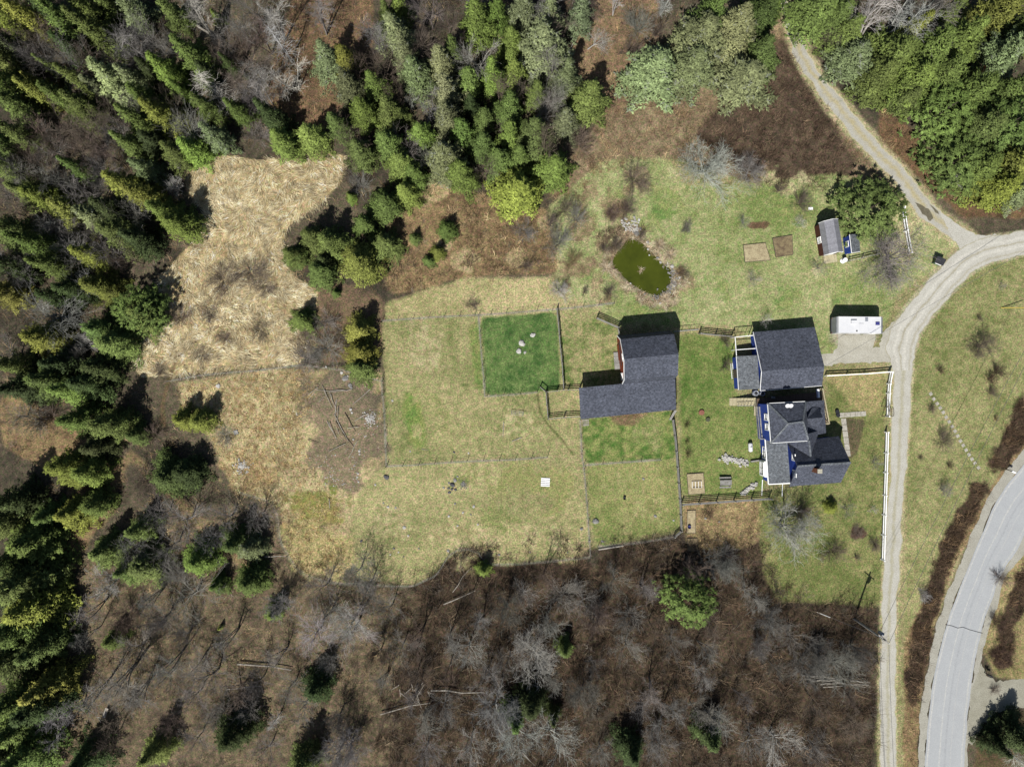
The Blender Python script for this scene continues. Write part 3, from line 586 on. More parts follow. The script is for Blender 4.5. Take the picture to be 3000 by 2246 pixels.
# lean-to workshop at its side
def loc(p, o): return Vector((p.x - o.x, p.y - o.y, p.z))
so = G(2160, 1142); 
sh = thing('tool_shed', 'low blue workshop with faded grey roof built against the blue garage', 'shed', so)
sr = [loc(G(*p), so) for p in ((2157.6, 1043.1, 2.45), (2219, 1040.4, 2.95), (2225.6, 1139.1, 2.95), (2164.3, 1141.8, 2.45))]
MB().slab(sr, .1).build('roof', M['shingle_grey'], sh)
ins = lambda P, k: [sum(P, Vector()) / len(P) + (p - sum(P, Vector()) / len(P)) * k for p in P]
wl = ins(sr, .94)
MB().prism(wl, 0, [p.z - .16 for p in wl]).build('wall', M['blue'], sh)
mid = (wl[0] + wl[3]) / 2
MB().box((mid.x - .02, mid.y - .1, 1.0), (.07, 1.3, 2.0), math.radians(4)).build('door', M['post'], sh)
MB().bar((sr[0].x - .03, sr[0].y, sr[0].z - .06), (sr[3].x - .03, sr[3].y, sr[3].z - .06), .05, .14).build('eave_trim', M['white'], sh)
ld = thing('ladder', 'white ladder lying on the ground along the blue workshop', 'ladder', G(2144.5, 1086.5), math.radians(6))
for s in (-1, 1): MB().box((s * .16, 0, .1), (.05, 2.4, .07)).build('rail', M['white'], ld)
for k in range(8): MB().box((0, -1.05 + k * .3, .1), (.3, .035, .035)).build('rung', M['white'], ld)
pen = thing('pen_frame', 'tall open frame of thin white beams beside the blue garage', 'frame', G(2175, 1015))
po = G(2175, 1015); hz = 2.3
PC = [loc(G(px, py, hz), po) for px, py in ((2153.5, 987.5), (2206, 982.2), (2157.5, 1042), (2213.5, 1020.5), (2156.5, 1024.5), (2209.5, 1001.5))]
pb = MB()
for a, b in ((0, 1), (0, 2), (4, 3), (5, 5)):
    if a != b: pb.bar(PC[a], PC[b], .09, .09)
pb.build('top_beam', M['white'], pen)
for i in (0, 1, 4, 3): MB().box((PC[i].x, PC[i].y, hz / 2 - .03), (.09, .09, hz - .06)).build('post', M['white'], pen)
q = MB()
for i in range(1, 4): p = PC[0] + (PC[1] - PC[0]) * i / 4; q.bar((p.x, p.y, 0), (p.x, p.y, hz - .05), .04, .04)
q.bar(PC[0] * 1 - Vector((0, 0, 1.2)), PC[1] - Vector((0, 0, 1.2)), .05, .05); q.build('brace', M['post'], pen)
for i, (px, py, r) in enumerate(((2215.5, 1151, .46), (2235, 1152.5, .42))):
    b = thing('water_barrel', ('larger' if i == 0 else 'smaller') + ' of the two round barrels between the blue garage and deck', 'barrel', G(px * .991 + 13.5, py, 0), 0, 'barrels by the garage')
    MB().lathe((0, 0, 0), [(r * .85, 0), (r, .25), (r * 1.02, .6), (r * .95, .95), (r * .8, 1.02), (r * .78, 1.0)], 18).build('drum', M['grey_metal'], b, True)
    MB().lathe((0, 0, 1.005), [(r * .5, 0), (r * .5, .04), (r * .42, .06)], 16).build('lid', M['black'], b)

# the blue house
ho = G(2330, 1300); house = thing('house', 'blue house with many dark roof ridges, white trim and a brick chimney', 'house', ho)
L = lambda px, py, h: loc(G(px, py, h), ho)
E, R = 6.2, 8.1
nw, sw, ne, se = L(2249.3, 1181.7, E), L(2259, 1297.2, E), L(2361, 1176, E), L(2368.5, 1290.5, E)
rw, re_ = L(2309.2, 1241.1, R), L(2352.7, 1235.3, R)
MB().prism(ins([nw, ne, se, sw], .93), 0, E - .1).build('wall', M['blue'], house)
mr = MB(); mr.v = [tuple(p) for p in (nw, ne, se, sw, rw, re_)] + [(p.x, p.y, p.z - .16) for p in (nw, ne, se, sw)]
mr.f = [(0, 4, 5, 1)[::-1], (3, 2, 5, 4), (0, 3, 4), (1, 5, 2)[::1], (6, 7, 8, 9), (0, 1, 7, 6), (1, 2, 8, 7), (2, 3, 9, 8), (3, 0, 6, 9)]
mroof = mr.build('roof', M['shingle'], house)
cp = MB()
for a, b in ((nw, rw), (sw, rw), (rw, re_), (re_, se), (re_, ne)): cp.bar(a + Vector((0, 0, .02)), b + Vector((0, 0, .03)), .26, .05)
cp.build('ridge_cap', M['shingle_grey'], mroof)
ft = MB()
for a, b in ((nw, sw), (nw, ne), (sw, se)): ft.bar(a - Vector((0, 0, .1)), b - Vector((0, 0, .1)), .12, .2)
ft.build('fascia', M['white'], house)
# the lower east block and its roof, with a dormer
eN, eS, e1, e2 = L(2361.5, 1176.5, 4.9), L(2368, 1291, 4.9), L(2414.5, 1171.6, 3.3), L(2420.3, 1268.2, 3.3)
e2b = L(2394.5, 1273, 4.0)
MB().slab([eN, e1, e2, e2b, eS], .14).build('roof', M['shingle'], house)
ew = ins([eN, e1, e2, eS], .93); MB().prism(ew, 0, 3.0).build('wall', M['blue'], house)
d1, d2 = L(2363.5, 1226.7, 6.1), L(2411, 1222.8, 5.4); dn1, dn2 = L(2379, 1194, 4.6), L(2399, 1193.5, 3.9); ds1, ds2 = L(2376, 1243, 4.6), L(2396, 1252, 3.9)
dr = MB(); dr.v = [tuple(p) for p in (d1, d2, dn1, dn2, ds1, ds2)] + [(p.x, p.y, 3.0) for p in (d1, d2, dn1, dn2, ds1, ds2)]
dr.f = [(0, 1, 3, 2), (0, 4, 5, 1), (1, 5, 11, 7), (1, 7, 9, 3), (0, 2, 8, 6), (0, 6, 10, 4), (2, 3, 9, 8), (5, 4, 10, 11)]
dr.build('dormer_roof', M['shingle'], house)
# the south cross gable running into the south wing
WR, WE = 6.5, 3.0
w1, w2 = L(2335.9, 1365.4, WR), L(2492.8, 1355, WR); wn1, wn2 = L(2306.5, 1296, WE + .3), L(2457.6, 1277, WE); ws1, ws2 = L(2313, 1424.4, WE), L(2463.3, 1413, WE)
for a in (((w1, w2, wn2, wn1)), ((w1, w2, ws2, ws1))): MB().slab(list(a), .14).build('roof', M['shingle'], house)
MB().bar(w1 + Vector((0, 0, .02)), w2 + Vector((0, 0, .02)), .28, .06).build('ridge_cap', M['shingle_grey'], house)
wd = (w2 - w1).normalized() * .35
def gable(a, r, c, dx, name):
    mb = MB(); P = [a + dx, r + dx - Vector((0, 0, .18)), c + dx]; a0, c0 = Vector((P[0].x, P[0].y, 0)), Vector((P[2].x, P[2].y, 0))
    return P, a0, c0
Pw, a0, c0 = gable(wn1, w1, ws1, wd, 0); Pe, b0, f0 = gable(wn2, w2, ws2, -wd, 0)
sN = lambda p: Vector((p.x + .03, p.y - .3, p.z - .06)); sS = lambda p: Vector((p.x - .03, p.y + .3, p.z - .06))
ww = MB(); A = [sN(Vector((a0.x, a0.y, 0))), sN(Pw[0]), Pw[1], sS(Pw[2]), sS(c0)]; B = [sN(b0), sN(Pe[0]), Pe[1], sS(Pe[2]), sS(f0)]
for p in (A[0], A[4], B[0], B[4]): p.z = 0
ww.v = [tuple(p) for p in A + B]; ww.f = [(0, 1, 2, 3, 4)[::-1], (5, 6, 7, 8, 9), (0, 5, 6, 1)[::-1], (4, 3, 8, 9)[::-1], (1, 6, 7, 2)[::-1], (2, 7, 8, 3)[::-1]]
ww.build('wall', M['blue'], house)
g1, g2 = L(2368.6, 1290, 6.25), L(2373.8, 1337, 6.2); gl, grr = L(2306.5, 1296.5, 3.6), L(2395, 1273.5, 3.9)
gl2 = L(2307, 1285, 3.6); gr2 = L(2394, 1262, 3.9)
cg = MB(); up = Vector((0, 0, .12)); g0 = L(2366, 1270, 6.25)
cg.v = [tuple(p) for p in (g1 + up, g2 + up, gl + up, grr + up, g0 + up, gl2 + up, gr2 + up)]; cg.f = [(0, 2, 1), (0, 1, 3), (4, 5, 2, 0), (4, 0, 3, 6)]
n0 = len(cg.v); cg.v += [(x, y, z - .3) for x, y, z in cg.v[:n0]]; cg.f += [tuple(i + n0 for i in f[::-1]) for f in cg.f[:4]]
cg.build('cross_gable_roof', M['shingle'], house)
MB().bar(g1 + up * 1.3, g2 + up * 1.3, .26, .06).build('ridge_cap', M['shingle_grey'], house)
# west lean-to with its windows, bay and fascia
l1, l2, l3, l4 = L(2242.6, 1286.5, 3.25), L(2306.5, 1294, 4.2), L(2315.5, 1414.5, 4.0), L(2252, 1417.7, 3.1)
MB().slab([l1, l2, l3, l4], .14).build('roof', M['shingle_grey'], house)
lwp = [Vector((l1.x + .25, l1.y - .1, 0)), Vector((l2.x - .1, l2.y - .1, 0)), Vector((l3.x - .1, l3.y + .2, 0)), Vector((l4.x + .25, l4.y + .25, 0))]
MB().prism(lwp, 0, [3.0, 3.6, 3.4, 2.85]).build('wall', M['blue'], house)
MB().bar(l1 + Vector((-.04, 0, -.1)), l4 + Vector((-.04, 0, -.1)), .12, .22).build('fascia', M['white'], house)
MB().bar(l4 + Vector((0, -.03, -.1)), l3 + Vector((0, -.03, -.1)), .12, .2).build('fascia', M['white'], house)
def wall_pt(a, b, t, z): p = a + (b - a) * t; return (p.x, p.y, z)
window(house, wall_pt(lwp[0], lwp[3], .32, 1.7), 1.7, 1.5, '-x', (2, 2))
bay = MB(); pm_ = Vector(wall_pt(lwp[0], lwp[3], .7, 0)); bay.prism([(pm_.x - .55, pm_.y - 1.15), (pm_.x + .1, pm_.y - 1.3), (pm_.x + .1, pm_.y + 1.3), (pm_.x - .55, pm_.y + 1.15)], .5, 2.5)
bay.build('bay', M['white'], house); window(house, (pm_.x - .55, pm_.y, 1.55), 1.9, 1.5, '-x', (2, 2))
# gable windows of the south wing
for t, z in ((.30, 4.6), (.70, 4.6)): window(house, wall_pt(A[1] + (A[3] - A[1]) * 0, A[3], t, z), .9, 1.1, '-x', (2, 2))
for t in (.35, .62): window(house, wall_pt(Vector((ins([nw, ne, se, sw], .93)[0].x, ins([nw, ne, se, sw], .93)[0].y, 0)), Vector((ins([nw, ne, se, sw], .93)[3].x, ins([nw, ne, se, sw], .93)[3].y, 0)), t, 4.6), .9, 1.3, '-x', (1, 2))
# chimney
ch = MB(); cpos = L(2402, 1380, 7.5); ch.box((cpos.x, cpos.y, 6.0), (.66, .66, 2.9)); cho = ch.build('chimney', M['brick'], house)
MB().box((cpos.x, cpos.y, 7.5), (.62 + .06, .62, .1)).build('chimney_cap', M['cap'], cho)
for px in (2304.4, 2314):
    p = L(px, 1187, 6.55); dm = MB(); dm.lathe((0, 0, 0), [(.02, 0), (.22, .04), (.34, .13), (.33, .15), (.02, .03)], 14)
    do = dm.build('satellite_dish', M['white_metal'], house, True); do.location = p + Vector((0, 0, .35)); do.rotation_euler = (math.radians(25), 0, 0)
    MB().bar((0, 0, -.4), (0, 0, .02), .05, .05).build('dish_arm', M['grey_metal'], do)
MB().bar(L(2250.5, 1181, 6.0), L(2259.5, 1296.5, 6.0), .06, .3).build('gutter', M['white'], house)

# the deck between garage and house, its stair and balcony
dk = G(2310, 1160); deck = thing('deck', 'brown timber deck in shade between the blue garage and blue house', 'deck', dk)
D = lambda px, py, h=0: loc(G(px, py, h), dk)
MB().prism([D(2214, 1168, 1.2), D(2415, 1146, 1.2), D(2428, 1243, 1.2), D(2412, 1243, 1.2), D(2408, 1185, 1.2), D(2222, 1200, 1.2)], 1.05, 1.2).build('deck_boards', M['dark_wood'], deck)
for a, b in ((D(2410, 1137, 2.15), D(2430, 1241, 2.15)), (D(2430, 1241, 2.15), D(2421, 1241.5, 2.15))):
    rl = MB().bar(a, b, .16, .06); 
    rl.bar(a - Vector((0, 0, .75)), b - Vector((0, 0, .75)), .08, .06)
    n = int((b - a).length / .5)
    for i in range(n + 1):
        p = a + (b - a) * (i / max(n, 1)); rl.bar((p.x, p.y, 1.1), (p.x, p.y, 2.12), .06, .06)
    rl.build('railing', M['pale_wood'], deck)
for px, py in ((2216, 1170), (2300, 1160), (2410, 1150), (2426, 1240)): p = D(px, py, .5); MB().box((p.x, p.y, .52), (.14, .14, 1.05)).build('post', M['post'], deck)
st = MB()
for i in range(7):
    z = .15 + i * .15; st.prism([D(2137 + i * 10.5, 1166, z), D(2147 + i * 10.5, 1165.5, z), D(2147 + i * 10.5, 1188, z), D(2137 + i * 10.5, 1188.5, z)], z - .06, z)
st.build('stair', M['pale_wood'], deck)
MB().prism([D(2209, 1165, 1.22), D(2216.5, 1164.5, 1.22), D(2217, 1217, 1.22), D(2209.5, 1217.5, 1.22)], 1.1, 1.22).build('landing', M['pale_wood'], deck)
sl = MB().bar(D(2160, 1188.5, 1.25), D(2208, 1188, 2.0), .07, .07)
for i in range(6): p = D(2162 + i * 9, 1188.5, .5 + i * .1); sl.bar((p.x, p.y, .2), (p.x, p.y, 1.25 + i * .14), .05, .05)
sl.build('stair_rail', M['grey_rail'], deck)
MB().prism([D(2222.5, 1191, 2.2), D(2250, 1189.5, 2.2), D(2250, 1285, 2.2), D(2232, 1286, 2.2)], 2.05, 2.2).build('balcony_floor', M['grey_wood'], deck)
br = MB(); a, b, c = D(2218, 1191, 3.1), D(2226.5, 1286, 3.1), D(2251, 1285, 3.1)
for p, q_ in ((a, b), (b, c)):
    br.bar(p, q_, .12, .07); br.bar(p - Vector((0, 0, .75)), q_ - Vector((0, 0, .75)), .06, .05)
    n = int((q_ - p).length / .28)
    for i in range(n + 1): x = p + (q_ - p) * (i / n); br.bar((x.x, x.y, 2.15), (x.x, x.y, 3.08), .04, .04)
br.build('balcony_rail', M['grey_rail'], deck)
for px, py in ((2224, 1196), (2229, 1282)): p = D(px, py, 1); MB().box((p.x, p.y, 1.02), (.14, .14, 2.04)).build('post', M['post'], deck)
ub = D(2264, 1164, 1.3); MB().box((ub.x, ub.y, 1.4), (.5, .35, .4)).build('planter', M['grey_wood'], deck)
ub = D(2395, 1152, 1.3); MB().box((ub.x, ub.y, 1.5), (.3, 1.3, .5), .1).build('bench', M['white'], deck)

# metal roofed shed and little blue playhouse
ms = thing('metal_roofed_shed', 'maroon gambrel shed with a ribbed grey metal roof', 'shed', G(2441.5 * .966 + 1500 * .034, 641.5 * .966 + 1123 * .034) , 0)
rn, rs = G(2441.5, 641.5, 3.8), G(2456.9, 736.6, 3.8); ang = math.atan2((rs - rn).y, (rs - rn).x) + math.pi / 2
ms.location = (rs.x, rs.y, 0); ms.rotation_euler = (0, 0, ang); LN = (rn - rs).length
def ext_y(prof, y0, y1, mb=None):
    mb = mb or MB(); t = MB().extrude([(p[0], p[1]) for p in prof], y0, y1)
    return mb.add([(v, u, z) for u, v, z in t.v], [f[::-1] for f in t.f])
ext_y([(-1.32, 0), (1.32, 0), (1.32, 1.85), (1.0, 2.85), (0, 3.65), (-1.0, 2.85), (-1.32, 1.85)], .15, LN - .15).build('wall', M['maroon'], ms)
rp = [(-1.36, 1.84), (-1.05, 3.0), (0, 3.8), (1.05, 3.0), (1.36, 1.84)]
ext_y(rp + [(x * .96, z - .1) for x, z in rp[::-1]], 0, LN).build('roof', M['roof_metal'], ms)
tb = MB()
for y in (-.03, LN + .03):
    for a, b in zip(rp, rp[1:]): tb.bar((a[0], y, a[1] - .06), (b[0], y, b[1] - .06), .05, .16)
tb.build('rake_trim', M['white'], ms); window(ms, (-1.32, LN * .5, 1.1), .85, .95, '-x', (1, 2))
MB().box((0, .12, 1.0), (1.2, .06, 1.9)).build('door', M['white'], ms)
stp = thing('wooden_stoop', 'pale plank stoop at the end of the metal roofed shed', 'stoop', G(2431, 759), ang)
MB().box((0, 0, .2), (2.0, 1.2, .06)).build('deck_boards', M['pale_wood'], stp)
for s in (-1, 1): MB().box((s * .9, 0, .085), (.1, 1.2, .17)).build('beam', M['post'], stp)
bo = G(2495, 740); bs = thing('playhouse', 'small royal-blue hut with grey lean-to roof next to the metal roofed shed', 'hut', bo)
Bp = lambda px, py, h: loc(G(px, py, h), bo)
b1 = [Bp(2488.6, 686.8, 2.25), Bp(2516.7, 685, 1.7), Bp(2520.3, 736.6, 1.7), Bp(2494.9, 740.3, 2.25)]
MB().slab(b1, .08).build('roof', M['shingle_grey'], bs); bw = ins(b1, .9)
bw[0].x -= .08; bw[3].x -= .08
MB().prism(bw, 0, [p.z - .12 for p in bw]).build('wall', M['blue'], bs)
pmid = (bw[0] + bw[3]) / 2; wo = window(bs, (pmid.x, pmid.y + .1, 1.25), .8, .75, '-x', (2, 1)); 
MB().bar((b1[0].x, b1[0].y, b1[0].z - .02), (b1[3].x, b1[3].y, b1[3].z - .02), .06, .1).build('eave_trim', M['white'], bs)
MB().bar((b1[3].x, b1[3].y - .03, b1[3].z - .06), (b1[2].x, b1[2].y - .03, b1[2].z - .06), .05, .12).build('rake_trim', M['white'], bs)
pd = thing('garden_pedestal', 'white garden pedestal standing between the two sheds and the fence', 'pedestal', G(2468.5, 764))
MB().lathe((0, 0, 0), [(.42, 0), (.42, .08), (.16, .16), (.12, .8), (.2, .9)], 12).build('column', M['white'], pd, True)
MB().lathe((0, 0, .9), [(.3, 0), (.34, .08), (.3, .1), (.05, .05)], 14).build('bowl', M['white'], pd, True)

# the travel trailer
tl = thing('travel_trailer', 'white travel trailer parked on the grass by the gravel drive', 'trailer', G(2505, 952.5), math.radians(-.5))
RZ = 2.85; c0_ = G(2400 + 525 / 9.2, 860 + 620 / 9.2, RZ); c1_ = G(2400 + 1675 / 9.2, 860 + 1062 / 9.2, RZ)
tl.location = ((c0_.x + c1_.x) / 2, (c0_.y + c1_.y) / 2, 0); TW = abs(c1_.y - c0_.y); TLn = abs(c1_.x - c0_.x); hx = TLn / 2
side = [(-hx - .12, .55), (hx + .15, .55), (hx + .55, .95), (hx + .62, 1.5), (hx + .5, 2.2), (hx + .2, 2.65), (hx - .05, RZ), (-hx, RZ), (-hx - .06, 2.6)]
bd = MB(); n = len(side); bd.v = [(x, -TW / 2, z) for x, z in side] + [(x, TW / 2, z) for x, z in side]
bd.f = [tuple(range(n)), tuple(range(2 * n - 1, n - 1, -1))] + [((i + 1) % n, i, n + i, n + (i + 1) % n) for i in range(n)]
bd.build('body', M['white_metal'], tl)
MB().box((-hx - .14, 0, 1.6), (.06, TW * .98, 1.85)).build('rear_wall', M['grey_metal'], tl)
MB().box((-hx - .2, 0, .62), (.16, TW * .96, .16)).build('bumper', M['black'], tl)
fcap = MB(); P = [(hx - .02, RZ + .012), (hx + .22, 2.67), (hx + .52, 2.2), (hx + .64, 1.5)]
for (x0, z0), (x1, z1) in zip(P, P[1:]):
    fcap.add([(x0, -TW / 2 + .02, z0), (x1, -TW / 2 + .02, z1), (x1, TW / 2 - .02, z1), (x0, TW / 2 - .02, z0), (x0 - .03, -TW / 2 + .02, z0 - .03), (x1 - .03, -TW / 2 + .02, z1 - .03), (x1 - .03, TW / 2 - .02, z1 - .03), (x0 - .03, TW / 2 - .02, z0 - .03)],
             [(0, 1, 2, 3), (4, 7, 6, 5), (0, 4, 5, 1), (2, 6, 7, 3)])
fcap.build('front_cap', M['grey_metal'], tl)
RX = lambda zx, zy: (loc(G(2400 + zx / 9.2, 860 + zy / 9.2, RZ), tl.location))
p = RX(1570, 802); MB().box((p.x, p.y, RZ + .05), (.6, .48, .1)).build('roof_vent', M['blue_glass'], tl)
p = RX(1275, 695); MB().box((p.x, p.y, RZ + .03), (.42, .58, .06)).build('roof_hatch', M['grey_metal'], tl)
p = RX(925, 765); MB().box((p.x, p.y, RZ + .14), (.85, .5, .26)).build('air_conditioner', M['white_metal'], tl)
p = RX(1012, 1008); MB().lathe((p.x, p.y, RZ), [(.1, 0), (.1, .12), (.06, .14)], 10).build('vent_pipe', M['black'], tl)
p = RX(1130, 804); MB().box((p.x, p.y, RZ + .02), (.75, .04, .04)).build('antenna', M['grey_metal'], tl)
for s in (-1, 1):
    for x in (-.6, .35):
        w = MB(); w.lathe((0, 0, 0), [(.2, -.09), (.33, -.09), (.35, -.05), (.35, .05), (.33, .09), (.2, .09)], 18); wo = w.build('wheel', M['black'], tl); wo.rotation_euler = (math.pi / 2, 0, 0); wo.location = (x, s * (TW / 2 - .12), .35)
        rm = MB(); rm.lathe((0, 0, 0), [(.19, -.07), (.19, .07)], 14); rm.build('rim', M['grey_metal'], wo)
hb = MB()
for s in (-1, 1): hb.bar((hx + .5, s * .75, .55), (hx + 1.45, 0, .55), .1, .12)
hb.build('hitch', M['black'], tl)
for s in (-1, 1): MB().lathe((hx + .85, s * .17, .6), [(.14, 0), (.16, .1), (.16, .42), (.1, .52)], 12).build('gas_bottle', M['grey_metal'], tl, True)
for s in (-1, 1):
    for x, w_ in ((-1.8, 1.0), (1.2, 1.2)):
        MB().box((x, s * (TW / 2 + .006), 1.8), (w_, .03, .55)).build('window', M['glass'], tl)
MB().box((2.4, -TW / 2 - .006, 1.5), (.65, .03, 1.75)).build('door', M['white'], tl)
for s in (-1, 1): MB().box((-hx - .2, s * (TW / 2 - .15), .95), (.05, .12, .22)).build('tail_light', M['terracotta'], tl)

# ------------------------------------------------------------ fences
def rails_fence(name, label, pts, hs, m, group=None, rail=(.05, .14), post=.12, ph=None, gap=2.2, cap=None, posts=None):
    P = [G(*p) for p in pts]; t = thing(name, label, 'fence', P[0], 0, group); o = P[0]
    for a, b in zip(P, P[1:]):
        for h in hs: MB().bar((a.x - o.x, a.y - o.y, h), (b.x - o.x, b.y - o.y, h), rail[0], rail[1]).build('rail', m, t)
    top = ph or max(hs) + .12
    PP = [G(*p) for p in posts] if posts else resample(dense(P, .3), max(2, int(sum((b - a).length for a, b in zip(P, P[1:])) / gap) + 1))
    for p in PP:
        ps = MB().box((p.x - o.x, p.y - o.y, top / 2), (post, post, top)).build('post', m, t)
        if cap: MB().box((p.x - o.x, p.y - o.y, top + .03), (post * cap, post * cap, .06)).build('post_cap', m, ps)
    return t
WP = [(2604.6, 1089.6), (2598, 1124), (2596, 1152), (2594, 1219), (2591.5, 1265), (2590, 1326), (2588, 1383), (2586, 1449), (2584, 1506), (2582, 1565), (2580, 1637)]
rails_fence('rail_fence', 'long white two-rail fence running beside the gravel lane', WP[:4], (.55, 1.1), M['white'], None, (.13, .18), .16, 1.22, posts=WP[:4], cap=1.25)
rails_fence('rail_fence', 'lower stretch of white two-rail fence beside the lane, below the garden arch', WP[4:], (.55, 1.1), M['white'], None, (.13, .18), .16, 1.22, posts=WP[4:], cap=1.25)
rails_fence('rail_fence', 'white two-rail fence from the blue garage corner to the gravel lane', [(2416, 1101), (2490, 1097), (2538, 1094.5), (2604, 1089)], (.5, 1.0), M['white'], None, (.13, .16), .15, 1.12, posts=[(2416, 1101), (2479, 1097.5), (2530, 1095), (2602, 1089)])
rails_fence('rail_fence', 'short white two-rail fence beside the dark green bushy pine and track', [(2638, 612), (2645, 660), (2650, 690), (2660, 745)], (.5, 1.15), M['white'], None, (.11, .18), .16, 1.3, posts=[(2638, 612), (2647, 679), (2659, 744)], cap=1.5)
rails_fence('rail_fence', 'weathered grey rail fence leaving the little blue hut', [(2483, 766), (2512, 760), (2538, 753), (2566, 747)], (.5, 1.0), M['grey_rail'], None, (.06, .16), .13, 1.15, gap=1.6)
rails_fence('board_fence', 'long grey board fence between the green yard and the east paddock', [(1968, 1229), (1976, 1290), (1983, 1380), (1990, 1480), (1993, 1552)], (.3, .62, .95, 1.28), M['grey_rail'], None, (.06, .2), .14, 1.45, gap=2.4)
rails_fence('board_fence', 'short grey board gate at the bottom end of the long grey fence', [(1993, 1552), (1973, 1570)], (.35, .75, 1.15), M['grey_rail'], None, (.06, .18), .14, 1.3, gap=1.3)
rails_fence('board_fence', 'grey four-rail fence below the picnic table casting striped shadows', [(1995, 1475), (2070, 1470), (2160, 1464), (2252, 1458)], (.35, .75, 1.15, 1.5), M['grey_rail'], None, (.06, .13), .15, 1.75, gap=2.4)
rails_fence('board_fence', 'pale board fence with five rails angling off the upper red barn corner', [(1748, 934), (1810, 961)], (.25, .55, .85, 1.15, 1.45), M['grey_rail'], None, (.06, .12), .14, 1.6, gap=1.8)
rails_fence('board_fence', 'short upright board fence joining the barn corner to the angled fence', [(1810, 961), (1811.5, 982)], (.4, .8, 1.2), M['grey_rail'], None, (.06, .12), .12, 1.4, gap=1.1)
rails_fence('board_fence', 'four-rail board fence between the metal gate and the white pen frame', [(2047, 978), (2095, 983), (2142, 987)], (.35, .7, 1.05, 1.4), M['grey_rail'], None, (.06, .13), .14, 1.55, gap=1.8)
rails_fence('board_fence', 'grey plank fence along the bright green paddock, leading to the small pen', [(1630.6, 906.4), (1635.7, 955.6), (1639, 1003), (1646, 1071), (1650.5, 1142)], (.4, .8, 1.15), M['grey_rail'], None, (.06, .14), .13, 1.4, gap=2.0)
rails_fence('board_fence', 'far plank side of the small pen beside the red barn lean-to', [(1598.6, 1148), (1650.6, 1142.4), (1697, 1141.4)], (.4, .8, 1.15), M['grey_rail'], None, (.06, .14), .13, 1.3, gap=1.7)
rails_fence('board_fence', 'outer plank side of the small pen, opposite the red barn lean-to', [(1598.6, 1148), (1601, 1180), (1605, 1226.5)], (.4, .8, 1.15), M['grey_rail'], None, (.06, .14), .13, 1.3, gap=1.7)
rails_fence('board_fence', 'lower plank side of the small pen casting three striped shadows', [(1605, 1226.5), (1650, 1222), (1699, 1219)], (.4, .8, 1.2), M['grey_rail'], None, (.06, .14), .13, 1.35, gap=1.9)
gt = rails_fence('field_gate', 'open wooden gate at the corner of the small pen', [(1598.6, 1148), (1582.5, 1134)], (.2, 1.2), M['grey_rail'], None, (.06, .14), .12, 1.3, gap=.95); gt['category'] = 'gate'
gt = rails_fence('field_gate', 'grey metal gate between the red barn and the four-rail fence', [(1972, 972), (2043, 966)], (.25, 1.2), M['grey_metal'], None, (.05, .05), .05, 1.22, gap=.95); gt['category'] = 'gate'
LABW = {'top': 'wire fence along the top of the pale pasture and green paddock', 'paddock': 'wire fence down one side and along the bottom of the bright green paddock', 'middle': 'wire fence dividing the pale pasture from the big dry field below',
        'west': 'wire fence between the log-strewn ground and the pale pasture', 'spine': 'wire fence running down from the lean-to to the brown thicket', 'cross': 'short wire fence across the paddock below the lean-to', 'south': 'long wire fence along the edge of the brown thicket, round the big dry field',
        'southeast': 'wire fence with white boards at the foot of the paddock beside the thicket', 'north': 'wire fence between the straw meadow and the log-strewn ground'}
def wire_fence(key):
    P = [G(*p) for p in WF[key]]; o = P[0]; t = thing('wire_fence', LABW[key], 'fence', o); D_ = dense(P, .5); n = max(3, int(sum((b - a).length for a, b in zip(P, P[1:])) / 2.2))
    r = random.Random(len(P)); w = MB()
    for h in (.15, .45, .8, 1.12):
        for a, b in zip(D_[::3] , D_[3::3] + [D_[-1]]): w.bar((a.x - o.x, a.y - o.y, h), (b.x - o.x, b.y - o.y, h), .014, .014)
    w.build('wire_mesh', M['wire'], t)
    for p in resample(D_, n): 
        hh = r.uniform(1.25, 1.5); MB().tube([(p.x - o.x, p.y - o.y, -.1), (p.x - o.x + r.gauss(0, .04), p.y - o.y + r.gauss(0, .04), hh)], [.045, .035], 5).build('post', M['post'], t)
for k in WF: wire_fence(k)
# ------------------------------------------------------------ landmarks, and labels that say which one
LM = [('the pond', 1860, 780), ('the red barn', 1910, 1050), ('the blue garage', 2320, 1040), ('the blue house', 2340, 1290), ('the white travel trailer', 2510, 950),
      ('the metal roofed shed', 2440, 690), ('the utility pole', 2540, 1850), ('the lying dead spruce', 605, 425), ('the pile of bleached logs', 985, 1220),
      ('the big grey apple tree', 2055, 490), ('the orange clearing', 930, 95), ("the gravel track's far end", 2290, 40), ('the bend of the gravel track', 2480, 330),
      ('the silvery forked trees', 2650, 40), ('the dark mailbox', 2888, 1960), ('the flat grey slab', 692, 1265), ('the white stone heap', 710, 1370), ('the dark boulder pile', 1325, 1420),
      ('the white pallet', 1597, 1412), ('the bright green paddock', 1520, 1030), ('the small board pen', 1650, 1190), ('the picnic table', 2122, 1410),
      ("the photo's top left corner", 0, 0), ("the photo's bottom left corner", 0, 2246), ("the photo's top right corner", 3000, 0), ("the photo's bottom edge middle", 1500, 2246),
      ("the photo's left edge middle", 0, 1123), ('the pale plank pair', 310, 2090), ('the trio of small firs', 1275, 735), ('the stack of long logs', 2440, 1990),
      ('the pale fallen birch', 780, 1940), ('the straw meadow', 720, 760), ('the round lone pine', 2017, 1749), ('the road crack', 2820, 1840), ('the stepping stones', 2800, 1260),
      ('the white fence end', 2580, 1640), ('the raised straw bed', 2215, 742), ('the dead birch crown', 1780, 125), ('the yellow-green spruce clump', 1057, 1020), ("the photo's right edge middle", 3000, 1123),
      ("the photo's top edge middle", 1500, 0), ('the fallen grey trunk', 575, 70), ('the small pasture boulder', 1132, 1397), ('the scattered sticks', 1200, 2010)]
